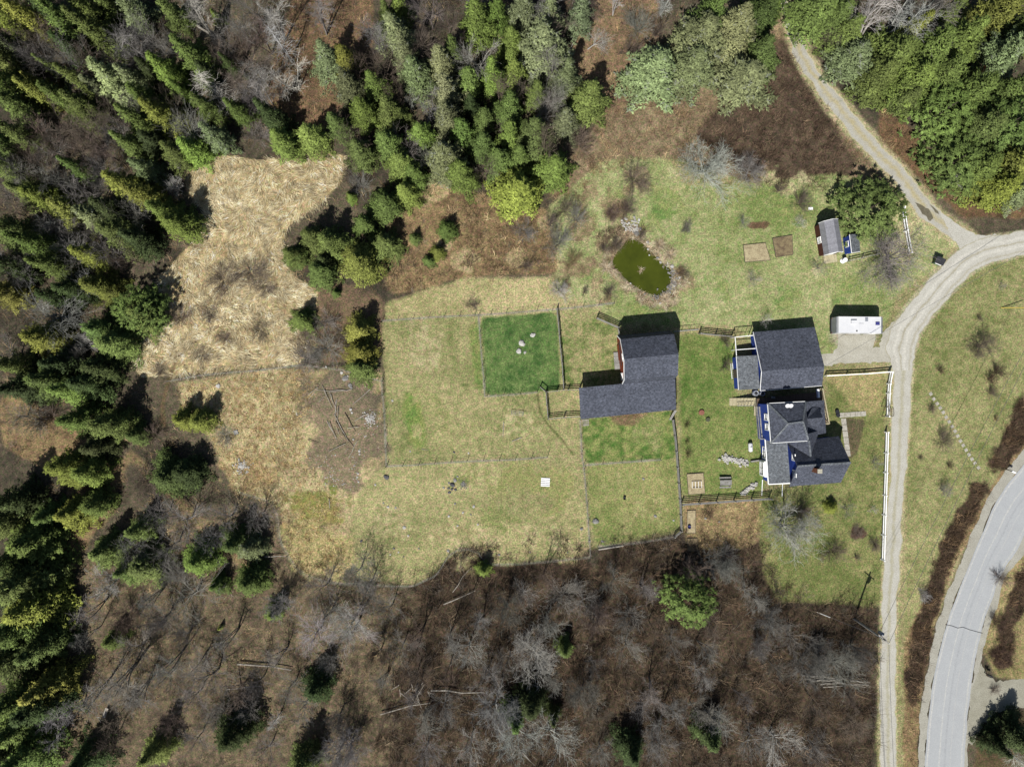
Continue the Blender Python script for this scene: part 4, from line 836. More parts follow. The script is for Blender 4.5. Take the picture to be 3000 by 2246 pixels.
DIRS = ['east', 'north-east', 'north', 'north-west', 'west', 'south-west', 'south', 'south-east']
ORD = ['first', 'second', 'third', 'fourth', 'fifth', 'sixth', 'seventh', 'eighth', 'ninth', 'tenth', 'eleventh', 'twelfth']
POOL = []       # (object, look + noun, category, group, picture x, y)
def later(o, look, cat, group, px, py): POOL.append((o, look, cat, group, px, py))
def write_labels():
    by = {}
    for o, look, cat, group, px, py in POOL:
        d, name, lx, ly = min((math.hypot(px - x, py - y), n, x, y) for n, x, y in LM)
        k = DIRS[int(round(math.degrees(math.atan2(ly - py, px - lx)) / 45)) % 8]
        by.setdefault((look, name, k), []).append((d, o, cat, group))
    for (look, name, k), lst in by.items():
        lst.sort(key=lambda x: x[0])
        for i, (d, o, cat, group) in enumerate(lst):
            near = 'beside' if d < 70 and len(lst) == 1 else k + ' of'
            tag(o, f'{look} {near} {name}' + (f', {ORD[min(i, 11)]} out from it' if len(lst) > 1 else ''), cat, group)

# ------------------------------------------------------------ things about the yard
def rock_mesh(seed, m):
    r = random.Random(seed); mb = MB(); n = 9; rings = []
    prof = [(.25, -.3), (.8, -.25), (1.0, .0), (.82, .34), (.45, .55), (.0, .6)]
    sq = r.uniform(.65, .95); ph = [r.uniform(0, 6) for _ in range(3)]
    for rad, z in prof:
        for k in range(n):
            a = 2 * math.pi * k / n; q = 1 + .16 * math.sin(2 * a + ph[0]) + .12 * math.sin(3 * a + ph[1] + z * 3) + r.gauss(0, .06)
            mb.v.append((rad * q * math.cos(a), rad * q * sq * math.sin(a), z * (1 + r.gauss(0, .12))))
    mb.f = [(i * n + k, i * n + (k + 1) % n, (i + 1) * n + (k + 1) % n, (i + 1) * n + k) for i in range(len(prof) - 1) for k in range(n)]
    me = bpy.data.meshes.new('rock'); me.from_pydata(mb.v, [], mb.f); me.materials.append(m); return me
ROCKS = {k: [rock_mesh(i + 17 * j, M[k]) for i in range(4)] for j, k in enumerate(('stone', 'pale_stone', 'dark_stone'))}
rk = random.Random(3)
def boulder(px, py, r_px, kind='stone', group='field stones', name='boulder', flatk=1.0):
    p = G(px, py); r = r_px / PX
    o = bpy.data.objects.new(name, rk.choice(ROCKS[kind])); COL.objects.link(o); o.location = (p.x, p.y, .08 * r)
    o.scale = (r, r, r * rk.uniform(.6, .9) * flatk); o.rotation_euler = (0, 0, rk.uniform(0, 6.28))
    col_ = {'stone': 'grey', 'pale_stone': 'whitish', 'dark_stone': 'dark grey'}[kind]
    size = 'large' if r_px > 9 else 'medium' if r_px > 5 else 'small' if r_px > 3 else 'tiny'
    later(o, f'{size} {col_} {"boulder" if r_px > 6 else "stone"}', 'boulder' if r_px > 6 else 'stone', group, px, py); return o
for x, y, r in ((180, 1235, 24), (85, 1305, 27), (60, 1375, 25), (112, 1385, 14)): boulder(*tp(2, 1, x, y), r / 2.947 * 1.1, 'pale_stone', 'stones in the green paddock')
for x, y, r, k in ((1125, 805, 22, 'dark_stone'), (1030, 870, 11, 'pale_stone'), (1140, 1062, 11, 'pale_stone'), (1205, 1070, 9, 'stone'), (1100, 1028, 8, 'stone'), (1280, 1240, 15, 'pale_stone'), (1315, 1310, 9, 'pale_stone'), (910, 1355, 12, 'dark_stone'), (1718, 1033, 11, 'stone'), (1880, 1058, 14, 'pale_stone'),
                   (1787, 1110, 10, 'pale_stone'), (1855, 1128, 9, 'stone'), (1665, 1142, 11, 'pale_stone'), (1740, 1224, 11, 'pale_stone'), (1915, 1213, 10, 'pale_stone'), (1660, 1440, 15, 'stone'), (2100, 1475, 11, 'stone'), (1160, 1473, 7, 'pale_stone'), (1230, 1453, 7, 'pale_stone'), (1190, 1420, 10, 'stone'), (1405, 1420, 8, 'stone'), (1275, 1490, 7, 'dark_stone'),
                   (1710, 590, 10, 'dark_stone'), (1835, 597, 8, 'pale_stone'), (1178, 145, 10, 'pale_stone'), (818, 220, 14, 'pale_stone'), (828, 248, 10, 'pale_stone'), (892, 580, 12, 'pale_stone'), (895, 606, 9, 'pale_stone'), (815, 15, 24, 'stone'), (850, 705, 10, 'stone'), (880, 775, 10, 'pale_stone'), (875, 805, 9, 'pale_stone'), (885, 845, 10, 'pale_stone'), (840, 480, 9, 'pale_stone'),
                   (1695, 870, 21, 'dark_stone'), (1718, 832, 17, 'stone'), (1666, 855, 11, 'stone'), (1663, 900, 11, 'dark_stone'), (1692, 908, 13, 'dark_stone'), (1722, 912, 12, 'dark_stone'), (1670, 937, 14, 'dark_stone'), (1620, 897, 10, 'stone'), (1740, 800, 9, 'stone'),
                   (685, 615, 6, 'pale_stone'), (670, 880, 7, 'pale_stone'), (645, 800, 7, 'pale_stone'), (760, 860, 6, 'pale_stone'), (1332, 583, 7, 'pale_stone'), (240, 385, 9, 'pale_stone'), (945, 22, 7, 'pale_stone')):
    boulder(*tp(1, 2, x, y), r / 2.947 * 1.1, k)
for x, y, r, k in ((722, 1185, 29, 'stone'), (600, 1250, 15, 'stone'), (1237, 1140, 15, 'stone'), (1135, 820, 12, 'stone'), (1395, 1178, 10, 'pale_stone'), (155, 1452, 9, 'pale_stone'), (480, 1455, 8, 'stone'), (670, 1355, 10, 'stone'), (780, 1358, 13, 'stone'), (1670, 1160, 12, 'stone'), (1790, 1190, 9, 'stone')):
    boulder(*tp(2, 2, x, y), r / 2.947 * 1.1, k, 'field stones')
for x, y, r, k in ((770, 1608, 26, 'stone'), (740, 1560, 15, 'pale_stone'), (790, 1590, 11, 'pale_stone'), (605, 1508, 10, 'pale_stone')): boulder(*tp(1, 1, x, y), r / 2.947 * 1.1, k)
boulder(*tp(0, 2, 1885, 18), 8, 'pale_stone')
def rubble(name, label, pts, n, r0, r1, seed, m, cat=None, st=True):
    """a heap or row of many small stones as one mesh"""
    r = random.Random(seed); vs, fs = [], []; P = [G(*p) for p in pts]; o = P[0]; base = ROCKS['stone'][0]
    bv = [tuple(v.co) for v in base.vertices]; bf = [tuple(p.vertices) for p in base.polygons]
    for i in range(n):
        if len(P) == 1: a = r.uniform(0, 6.28); d = abs(r.gauss(0, .6)) * r0[1]; p = P[0] + Vector((math.cos(a) * d, math.sin(a) * d, 0))
        else:
            k = r.randrange(len(P) - 1); p = P[k] + (P[k + 1] - P[k]) * r.random() + Vector((r.gauss(0, r0[1]), r.gauss(0, r0[1]), 0))
        s = r.uniform(*r1); a = r.uniform(0, 6.28); ca, sa = math.cos(a) * s, math.sin(a) * s; q = len(vs); zz = r.uniform(0, r0[0])
        vs += [(p.x - o.x + x * ca - y * sa, p.y - o.y + x * sa + y * ca, z * s + zz) for x, y, z in bv]; fs += [tuple(j + q for j in f) for f in bf]
    mb = MB(); mb.v, mb.f = vs, fs; ob = mb.build(name, m); ob.location = (o.x, o.y, 0)
    return stuff(ob, label) if st else tag(ob, label, cat)
rubble('stone_rubble', 'heap of small whitish stones in the rough field', [tp(0, 2, 2085, 710)], 130, (.12, 1.1), (.06, .16), 1, M['pale_stone'])
rubble('stone_rubble', 'scatter of white stones beside the bleached logs', [tp(1, 2, 985, 300)], 150, (.08, 1.1), (.05, .15), 2, M['pale_stone'])
rubble('stone_rubble', 'round grey gravel heap beside the dark boulders', [tp(1, 2, 1790, 870)], 220, (.12, .7), (.03, .07), 3, M['stone'])
rubble('stone_rubble', 'sprinkle of small stones in the rough grey ground', [tp(1, 2, x, y) for x, y in ((560, 620), (640, 800), (700, 880), (880, 840), (860, 620), (900, 420), (1080, 300))], 130, (.03, .9), (.03, .1), 4, M['pale_stone'])
rubble('stone_wall', 'low row of piled whitish stones leading to the house bay window', [tp(2, 2, x, y) for x, y in ((1820, 640), (1880, 650), (1960, 665), (2045, 690))], 130, (.25, .24), (.1, .24), 5, M['pale_stone'], 'stone wall', False)
rubble('stone_wall', 'low row of piled whitish stones near the grey four-rail fence', [tp(2, 2, x, y) for x, y in ((1985, 945), (2035, 910), (2100, 865))], 90, (.25, .2), (.1, .22), 6, M['pale_stone'], 'stone wall', False)
rubble('stone_rubble', 'pebbles and small stones along the pond bank', [(1700 + x / 3.4, 620 + y / 3.4) for x, y in ((880, 545), (920, 600), (940, 680), (910, 760), (830, 830), (740, 860))], 170, (.05, .35), (.05, .16), 7, M['stone'])
rubble('stone_rubble', 'mossy pale stones at the head of the pond', [(1700 + x / 3.4, 620 + y / 3.4) for x, y in ((430, 110), (470, 150), (520, 180), (570, 170), (540, 60))], 110, (.08, .3), (.08, .22), 8, M['pale_stone'])
for i, (x, y, r) in enumerate(((560, 220, 30), (670, 305, 16), (688, 433, 9), (770, 460, 16), (675, 375, 12), (915, 545, 22), (970, 615, 16), (990, 655, 14), (800, 505, 12), (640, 820, 10), (460, 75, 14), (585, 85, 13), (600, 170, 14), (420, 110, 13), (795, 910, 12), (735, 940, 6), (500, 715, 9), (935, 740, 12), (770, 770, 8))):
    boulder(1700 + x / 3.4, 620 + y / 3.4, r / 3.4 * 1.1, 'pale_stone' if i % 3 else 'stone', 'stones round the pond')
for i, (x, y) in enumerate(((1405, 87), (1430, 131), (1460, 171), (1486, 208), (1513, 246), (1538, 288), (1563, 327), (1590, 369), (1614, 408), (1636, 450), (1661, 493), (1685, 531), (1709, 571), (1735, 611), (1760, 649), (1786, 686), (1816, 723))):
    p = T(3, 2, x, y); o = MB().prism([(-.24, -.24), (.24, -.24), (.25, .23), (-.23, .25)], -.05, .045).build('stepping_stone', M['slab'])
    o.location = p; o.rotation_euler = (0, 0, math.radians(35 + rk.uniform(-7, 7)))
    tag(o, f'square stepping stone, {(ORD + ["thirteenth", "fourteenth", "fifteenth", "sixteenth", "seventeenth"])[i]} of the row counted from its lawn end', 'stepping stone', 'stepping stones crossing the lawn')
# logs, sticks and fallen trunks
def log(a, b, w, m, name='log', seed=0):
    A, B = G(*a), G(*b); r = random.Random(seed); L_ = (B - A).length; d = (B - A).normalized(); s = Vector((-d.y, d.x, 0))
    z = w + r.uniform(.0, .25); pts = [A + d * L_ * t + s * r.gauss(0, .03 * L_ * .5) + Vector((0, 0, z * (1 - .4 * t))) for t in (0, .3, .6, 1)]
    return MB().tube([p - A for p in pts], [w, w * .9, w * .75, w * .5], 6).build(name, m), A
LG = ((540, 30, 450, 95), (535, 45, 450, 135), (590, 110, 540, 160), (570, 10, 600, 70), (830, 45, 620, 75), (800, 60, 530, 55), (590, 50, 660, 205), (985, 45, 830, 180), (700, 130, 680, 280), (690, 150, 690, 330), (680, 260, 740, 400), (690, 320, 760, 430), (720, 340, 800, 500), (745, 420, 845, 540), (615, 320, 700, 485), (630, 330, 690, 470),
      (770, 250, 860, 410), (955, 260, 850, 320), (970, 255, 860, 310), (775, 515, 630, 585), (880, 490, 800, 640), (800, 555, 765, 595), (450, 480, 540, 515), (890, 370, 790, 380), (700, 380, 720, 440), (640, 60, 640, 115), (710, 200, 705, 330), (650, 90, 700, 250), (1430, 565, 1490, 570), (633, 990, 638, 1080), (2137, 330, 2133, 465), (875, 1510, 905, 1508))
for i, (x0, y0, x1, y1) in enumerate(LG):
    a, b = tp(1, 2, x0, y0), tp(1, 2, x1, y1); o, A = log(a, b, .055 if math.hypot(x1 - x0, y1 - y0) > 90 else .04, M['log_brown'] if i in (11, 13, 16, 22) else M['log'], 'log', i); o.location = A
    ln = 'long' if math.hypot(x1 - x0, y1 - y0) > 130 else 'short'
    at = 'upright-lying' if abs(y1 - y0) > 2 * abs(x1 - x0) else 'crosswise' if abs(x1 - x0) > 2 * abs(y1 - y0) else 'slanting'
    later(o, f'{ln} {"brown" if i in (16, 11, 13, 22) else "bleached"} {at} log', 'log', 'bleached logs in the rough field', (a[0] + b[0]) / 2, (a[1] + b[1]) / 2)
for i, (x0, y0, x1, y1, w) in enumerate(((530, 641, 640, 652, .1), (535, 652, 650, 660, .08), (560, 662, 660, 658, .1), (590, 672, 655, 668, .1), (600, 680, 700, 676, .08), (690, 660, 756, 667, .1), (700, 672, 752, 675, .09), (560, 648, 700, 655, .08), (640, 664, 740, 681, .08))):
    a, b = Qp(7, x0, y0), Qp(7, x1, y1); o, A = log(a, b, w, M['log'], 'log', 60 + i); o.location = A + Vector((0, 0, .5))
    tag(o, f'long pale log lying in the brush stack by the lane, {ORD[i]} from its upper side', 'log', 'log stack beside the lane')
for i, (q, x0, y0, x1, y1, w, lb) in enumerate(((5, 790, 602, 968, 626, .13, 'pale fallen birch trunk lying across a dark spruce shadow'), (6, 298, 690, 470, 703, .12, 'pale fallen trunk below the scattered sticks'), (6, 130, 770, 295, 735, .1, 'thin pale trunk lying in the thicket left of the long pale trunk'), (6, 340, 410, 445, 365, .09, 'straight pale pole leaning over the thicket top, the longer of two'), (6, 370, 370, 430, 290, .06, 'thin brown pole slanting beside the bulge of the pasture fence'),
        (5, 755, 690, 870, 680, .07, 'thin white stick lying in the deep shade above the bottom edge'), (1, 575, 38, 716, 130, .24, 'thick grey fallen trunk beside the orange clearing'), (2, 805, 50, 822, 120, .14, 'short pale broken trunk at the top of the tan clearing'), (2, 740, 210, 765, 150, .12, 'thin dark log lying at the wood edge in the tan clearing'), (5, 880, 250, 950, 254, .08, 'pale broken stem where the pasture fence bends'), (6, 600, 900, 640, 940, .08, 'pale stick under the white branching tree by the lower edge'))):
    a, b = Qp(q, x0, y0), Qp(q, x1, y1); o, A = log(a, b, w, M['log'], 'fallen_log', 80 + i); o.location = A + Vector((0, 0, .35)); tag(o, lb, 'fallen trunk')
for i in range(14):
    x, y = rk.uniform(165, 290), rk.uniform(668, 722); a, b = Qp(6, x, y), Qp(6, x + rk.uniform(-28, 32), y + rk.uniform(8, 40)); o, A = log(a, b, .06, M['log'], 'stick', 120 + i); o.location = A + Vector((0, 0, .3))
    tag(o, 'pale cut stick in the scattered heap deep in the thicket', 'stick', 'scattered sticks in the thicket')
# planks, pallet, table, lids, tank, bin
def plank(a, b, w, th, label, m, z=.05, name='plank', cat='plank'):
    A, B = G(*a), G(*b); c = (A + B) / 2; o = MB().box((0, 0, z), ((B - A).length, w, th)).build(name, m); o.location = c; o.rotation_euler = (0, 0, math.atan2((B - A).y, (B - A).x)); return tag(o, label, cat)
plank(tp(0, 3, 910, 1215), tp(0, 3, 940, 1135), .5, .06, 'pale upright plank, the wider of a pair in the lower thicket', M['log'], .5)
plank(tp(0, 3, 850, 1218), tp(0, 3, 885, 1214), .12, .06, 'short white plank next to the wide pale plank', M['log'], .4)
o = MB().prism([(-.36, -.3), (.3, -.36), (.36, .3), (-.3, .36)], .0, .16).build('stone_slab', M['stone']); o.location = T(0, 2, 2038, 418); o.rotation_euler = (.1, 0, .4); tag(o, 'flat square grey slab lying in the rough ochre field', 'slab')
pl = thing('pallet', 'whitewashed wooden pallet lying in the dry field', 'pallet', T(2, 2, 288, 848), math.radians(-3))
for k in range(5): MB().box((0, -.55 + k * .275, .14), (1.35, .17, .03)).build('slat', M['white'], pl)
for k in (-1, 0, 1): MB().box((k * .62, 0, .06), (.1, 1.28, .12)).build('bearer', M['log'], pl)
tbl = thing('picnic_table', 'weathered grey picnic table with two benches on the green yard', 'table', T(2, 2, 1835, 848), math.radians(1))
for k in range(5): MB().box((0, -.3 + k * .16, .75), (1.8, .145, .04)).build('tabletop_board', M['grey_rail'], tbl)
for s in (-1, 1): MB().box((0, s * .72, .45), (1.8, .26, .04)).build('bench', M['grey_rail'], tbl)
for s in (-1, 1):
    f = MB(); f.bar((s * .65, -.8, .4), (s * .65, .8, .4), .05, .1); f.bar((s * .65, -.3, .72), (s * .65, -.6, .0), .05, .1); f.bar((s * .65, .3, .72), (s * .65, .6, .0), .05, .1); f.build('leg_frame', M['post'], tbl)
for name, lb, px, py, r, m in (('well_lid', 'round terracotta lid in the green yard', 1635, 247, .43, 'terracotta'), ('well_lid', 'round mossy grey lid below the terracotta one', 1690, 308, .35, 'olive_lid')):
    o = thing(name, lb, 'lid', T(2, 2, px, py)); MB().lathe((0, 0, 0), [(r, 0), (r, .22), (r * .93, .26), (r * .4, .28)], 20).build('cover', M[m], o)
    MB().lathe((0, 0, .27), [(.06, 0), (.05, .05)], 8).build('knob', M[m], o)
tk = thing('propane_tank', 'white rounded propane tank lying beside the blue house', 'tank', T(2, 2, 2050, 545), math.radians(93))
cap = [(.05, -.72), (.2, -.68), (.3, -.6), (.34, -.48), (.34, .48), (.3, .6), (.2, .68), (.05, .72)]
tm = MB(); t0 = MB().lathe((0, 0, 0), cap, 16); tm.add([(z, x, y + .5) for x, y, z in t0.v], t0.f); tm.build('vessel', M['white_metal'], tk, True)
MB().lathe((0, 0, .82), [(.12, 0), (.12, .16), (.09, .2)], 12).build('valve_cover', M['white_metal'], tk)
for s in (-1, 1): MB().box((s * .45, 0, .1), (.12, .5, .2)).build('foot', M['cap'], tk)
bn = thing('rubbish_bin', 'dark green rubbish bin with black lid at the bend of the drive', 'bin', G(2742, 768) , math.radians(-22))
bb = MB(); bb.prism([(-.6, -.42), (.6, -.42), (.6, .42), (-.6, .42)], .12, 1.0); bb.build('body', M['green_metal'], bn)
MB().slab([(-.72, -.5, 1.06), (.72, -.5, 1.06), (.72, .52, 1.3), (-.72, .52, 1.3)], .06).build('lid', M['black'], bn)
MB().box((0, -.5, .86), (.95, .03, .2)).build('label_strip', M['white'], bn)
for s in (-1, 1):
    w_ = MB().lathe((0, 0, 0), [(.12, -.03), (.12, .03)], 12).build('wheel', M['black'], bn); w_.rotation_euler = (0, math.pi / 2, 0); w_.location = (s * .52, .36, .12)
def bed(name, lb, pts, m, edge=True):
    P = [G(*p) for p in pts]; c = sum(P, Vector()) / len(P); t = thing(name, lb, 'garden bed', c); Pl = [p - c for p in P]
    MB().prism(Pl, -.05, .14).build('soil', M[m], t)
    for a, b in zip(Pl, Pl[1:] + Pl[:1]): MB().bar((a.x, a.y, .08), (b.x, b.y, .08), .05, .2).build('side_board', M['post'], t)
bed('raised_bed', 'long straw-filled raised bed with plank sides on the upper lawn', [(2100 + x / 3.967, 620 + y / 3.967) for x, y in ((305, 392), (560, 365), (620, 565), (325, 588))], 'soil_straw')
bed('raised_bed', 'square brown earth bed next to the straw-filled bed', [(2100 + x / 3.967, 620 + y / 3.967) for x, y in ((645, 312), (870, 275), (885, 500), (685, 530))], 'soil')
bed('raised_bed', 'straw bed with a small cold frame beside the picnic table', [tp(2, 2, *q_) for q_ in ((1508, 778), (1650, 768), (1664, 945), (1522, 955))], 'soil_straw')
bed('raised_bed', 'narrow wooden bed with a small blue tub below the four-rail fence', [tp(2, 2, *q_) for q_ in ((1512, 1092), (1583, 1090), (1583, 1288), (1508, 1288))], 'soil_straw')
bed('raised_bed', 'empty wooden bed at the brush edge under the narrow one', [tp(2, 2, *q_) for q_ in ((1515, 1332), (1598, 1330), (1602, 1440), (1516, 1440))], 'soil')
cf = thing('cold_frame', 'small frame of thin white bars on the straw bed', 'cold frame', T(2, 2, 1592, 868), math.radians(2))
for s in (-1, 1): MB().box((0, s * .5, .3), (1.5, .05, .08)).build('side_bar', M['log'], cf)
for k in range(4): MB().box((-.72 + k * .48, 0, .32), (.05, 1.0, .05)).build('cross_bar', M['white'], cf)
tub = MB().lathe((0, 0, 0), [(.2, 0), (.26, .35), (.24, .35), (.18, .05)], 14).build('tub', M['blue_glass']); tub.location = T(2, 2, 1525, 1232) + Vector((0, 0, .14)); tag(tub, 'small blue tub standing in the narrow wooden bed', 'tub')
bk = thing('bucket', 'dark bucket standing in the middle of the lower paddock', 'bucket', T(2, 2, 968, 985)); MB().lathe((0, 0, 0), [(.16, 0), (.22, .4), (.2, .4), (.14, .06)], 14).build('pail', M['black'], bk); MB().tube([(-.2, 0, .4), (-.1, .12, .5), (.1, .12, .5), (.2, 0, .4)], .012, 4).build('handle', M['grey_metal'], bk)
fd = thing('hay_rack', 'pale metal hay rack lying in the pasture beside the small pen', 'rack', T(2, 2, 45, 252), math.radians(-6))
for s in (-1, 0, 1): MB().tube([(-.95, s * .28, .35), (.95, s * .28, .35)], .035, 6).build('bar', M['log'], fd)
for k in range(4): MB().tube([(-.9 + k * .6, -.32, .33), (-.9 + k * .6, .32, .33)], .03, 6).build('cross_bar', M['log'], fd)
for k in (-1, 1): MB().tube([(k * .8, -.3, .3), (k * .8, -.4, 0)], .03, 6).build('leg', M['log'], fd)
plank(tp(2, 2, 0, 495), tp(2, 2, 85, 462), .1, .08, 'white pole lying in the pasture left of the lean-to', M['log'], .06, 'pole', 'pole')
plank(tp(2, 2, 745, 1428), tp(2, 2, 960, 1395), .16, .1, 'white board lying along the fence foot by the brown thicket', M['log'], .25)
pr = thing('pallet', 'grey broken pallet leaning at the lower lean-to corner of the barn', 'pallet', T(2, 2, 635, 335), math.radians(4))
for k in range(5): MB().box((-.4 + k * .2, 0, .12), (.1, 1.0, .03)).build('slat', M['log'], pr)
for k in (-1, 1): MB().box((0, k * .4, .06), (1.0, .08, .09)).build('bearer', M['log'], pr)
pb_ = thing('leaning_plank', 'grey plank pair leaning against the lean-to corner of the red barn', 'plank', G(1966, 1212))
for k in (0, 1): MB().bar((-.25 + k * .2, -.9, .05), (.25 + k * .2, .6, 1.6), .16, .04).build('board', M['grey_rail'], pb_)
for px, py, h_, lb in ((1822, 595, .5, 'first'), (1832, 545, .5, 'second')): pass
for i, (x, y) in enumerate(((1840, 345), (1852, 398))):
    b_ = thing('flower_pot', ('upper' if i == 0 else 'lower') + ' black flower pot at the corner of the garden path', 'flower pot', G(2100 + x / 5.257, 1140 + y / 5.257)); MB().lathe((0, 0, 0), [(.2, 0), (.3, .4), (.32, .42), (.26, .42)], 14).build('pot', M['black'], b_); MB().lathe((0, 0, .36), [(.27, 0), (.1, .05)], 12).build('soil', M['soil'], b_)
ar = thing('garden_arch', 'dark rustic arch over the garden path in the white fence', 'arch', T(3, 2, 1000, 235), math.radians(4))
for s in (-1, 1):
    for e in (-1, 1): MB().tube([(e * .35, s * .75, 0), (e * .34, s * .72, 2.0)], [.05, .04], 6).build('post', M['post'], ar)
hp = MB()
for e in (-1, 0, 1): hp.tube([(e * .34, -.72, 2.0), (e * .34, -.4, 2.3), (e * .34, .4, 2.3), (e * .34, .72, 2.0)], .04, 6)
for k in range(6): hp.bar((-.4, -.6 + k * .24, 2.25), (.4, -.6 + k * .24, 2.25), .04, .04)
hp.build('top_lattice', M['post'], ar)
# utility pole, its wires, guy, mailboxes, sign
pbase = G(2501, 1811); ptop_h = 9.75
up_ = thing('utility_pole', 'tall grey wooden utility pole with transformer beside the lane', 'utility pole', pbase)
MB().tube([(0, 0, -.2), (0, 0, 5), (0, 0, ptop_h)], [.17, .15, .12], 10).build('pole', M['grey_rail'], up_)
MB().bar((-.75, .62, 9.0), (.75, -.62, 9.0), .1, .13).build('crossarm', M['grey_rail'], up_)
for s in (-1, 1): MB().lathe((s * .68, -s * .56, 9.08), [(.05, 0), (.07, .08), (.04, .18)], 8).build('insulator', M['white'], up_)
trf = MB().lathe((.32, .36, 7.2), [(.05, -.02), (.27, 0), (.29, .1), (.29, .85), (.24, .95), (.05, 1.0)], 14).build('transformer', M['grey_metal'], up_, True)
MB().lathe((.32, .36, 8.2), [(.05, 0), (.03, .25)], 8).build('bushing', M['black'], trf)
def cable(name, lb, a, b, sag, r=.02):
    n = 16; pts = [a + (b - a) * (i / n) - Vector((0, 0, 4 * sag * (i / n) * (1 - i / n))) for i in range(n + 1)]
    return tag(MB().tube([p - a for p in pts], r, 4).build(name, M['cable'], None), lb, 'cable'), a
tp9 = pbase + Vector((0, 0, 9.2))
for nm, lb, a, b, sg in (('power_cable', 'pale overhead cable running down the picture from the pole crossarm, inner one', tp9 + Vector((-.66, .54, 0)), G(2553, 2600, 0) + Vector((-.6, 0, 9.0)), .8), ('power_cable', 'pale overhead cable running down the picture from the pole crossarm, outer one', tp9 + Vector((.66, -.54, 0)), G(2553, 2600, 0) + Vector((.6, 0, 9.0)), .8),
        ('power_cable', 'overhead cable from the pole across the lane and lawn towards the yellow guy marker', tp9 + Vector((.66, -.54, 0)), G(3120, 620, 0) + Vector((0, 0, 9.4)), 1.0), ('power_cable', 'lower overhead cable crossing the east lawn beside the first', pbase + Vector((.2, .3, 7.4)), G(3120, 640, 0) + Vector((0, 0, 7.6)), 1.1), ('power_cable', 'thin service cable from the blue garage across the drive', G(2412, 1076, 3.9), G(3120, 640, 0) + Vector((0, 0, 7.4)), .7)):
    o, a_ = cable(nm, lb, a, b, sg, .026); o.location = a_
gy = thing('guy_wire', 'slanting guy wire with a white guard anchored in the brush beside the utility pole', 'guy wire', G(2393, 1792))
gv = tp9 - Vector((0, 0, .6)) - G(2393, 1792); MB().tube([(0, 0, 0), tuple(gv)], .018, 4).build('wire', M['cable'], gy); MB().tube([(0, 0, 0), tuple(gv * .22)], .05, 6).build('guard', M['white'], gy)
gy2 = thing('guy_wire', 'slanting guy wire with yellow guard on the east lawn', 'guy wire', T(3, 1, 2010, 1000)); gv = G(3120, 640, 0) + Vector((0, 0, 8)) - T(3, 1, 2010, 1000); gv = Vector((9.5, -.6, 6.2)); MB().tube([(0, 0, 0), tuple(gv)], .02, 4).build('wire', M['cable'], gy2); MB().tube([(0, 0, 0), tuple(gv * .3)], .06, 6).build('guard', M['yellow'], gy2)
mbx = thing('mailbox', 'dark mailbox and newspaper tube on a post at the side drive mouth', 'mailbox', T(3, 3, 1868, 838), math.radians(-20))
MB().box((0, 0, .55), (.12, .12, 1.1)).build('post', M['post'], mbx); bxm = MB(); bxm.extrude([(-.13, 1.1), (.13, 1.1), (.13, 1.28), (.08, 1.38), (0, 1.41), (-.08, 1.38), (-.13, 1.28)], -.28, .28); bxm.build('box', M['black'], mbx)
MB().box((.45, -.1, .95), (.55, .2, .2)).build('newspaper_tube', M['black'], mbx); MB().bar((-.2, 0, 1.0), (.7, -.1, .85), .08, .08).build('arm', M['post'], mbx)
mb2 = thing('mailbox', 'white mailbox on a leaning dark post beside the asphalt road', 'mailbox', T(3, 2, 2045, 735), math.radians(-28))
MB().bar((0, 0, 0), (.55, 0, 1.05), .1, .1).build('post', M['post'], mb2); b2 = MB(); b2.extrude([(-.12, 1.05), (.12, 1.05), (.12, 1.2), (.07, 1.3), (0, 1.33), (-.07, 1.3), (-.12, 1.2)], .35, .95); b2.build('box', M['white'], mb2)
MB().box((.96, 0, 1.17), (.02, .2, .22)).build('door', M['white'], mb2)
# white drain pipes by the south side of the house
for i, ((x0, y0), (x1, y1)) in enumerate((((700, 1390), (690, 1640)), ((1010, 1455), (1002, 1650)))):
    a, b = (2100 + x0 / 5.257, 1140 + y0 / 5.257), (2100 + x1 / 5.257, 1140 + y1 / 5.257)
    plank(a, b, .09, .09, ('first' if i == 0 else 'second') + ' white pipe on the grass running from the house south side', M['white'], .06, 'drain_pipe', 'pipe')
plank((2100 + 515 / 5.257, 1140 + 1110 / 5.257), (2100 + 690 / 5.257, 1140 + 1085 / 5.257), .22, .4, 'grey timber edging between the stone row and the house bay', M['grey_rail'], .22, 'timber_edging', 'edging')
o = MB().prism([(-.35, -.2), (.35, -.2), (.35, .2), (-.35, .2)], 0, .06).build('board', M['white']); o.location = T(3, 1, 367, 145); tag(o, 'small white board on the grass beside a round brown shrub', 'board')
# ------------------------------------------------------------ vegetation: shapes made once, copied with their own size, turn and colour
def diamonds(base, dirv, ln, w, rg, tone, lich, twist=.5):
    """leaf-shaped faces from base along dirv: arrays (N,3),(N,3),(N,),(N,)"""
    n = len(base); up = np.array([0, 0, 1.0]); side = np.cross(dirv, up + rg.normal(0, twist, (n, 3))); side /= np.linalg.norm(side, axis=1, keepdims=True) + 1e-9
    flip = (np.cross(dirv, side)[:, 2:3] < 0); side = np.where(flip, -side, side)
    a = base; b = base + dirv * (ln * .45)[:, None] + side * (w / 2)[:, None]; c = base + dirv * ln[:, None]; d = base + dirv * (ln * .45)[:, None] - side * (w / 2)[:, None]
    v = np.stack([a, d, c, b], 1).reshape(-1, 3); f = np.arange(4 * n).reshape(n, 4)
    cl = np.repeat(np.stack([tone, np.zeros(n), lich], 1), 4, 0); return v, f, cl
def unit(a): return a / (np.linalg.norm(a, axis=-1, keepdims=True) + 1e-9)
CEN = []
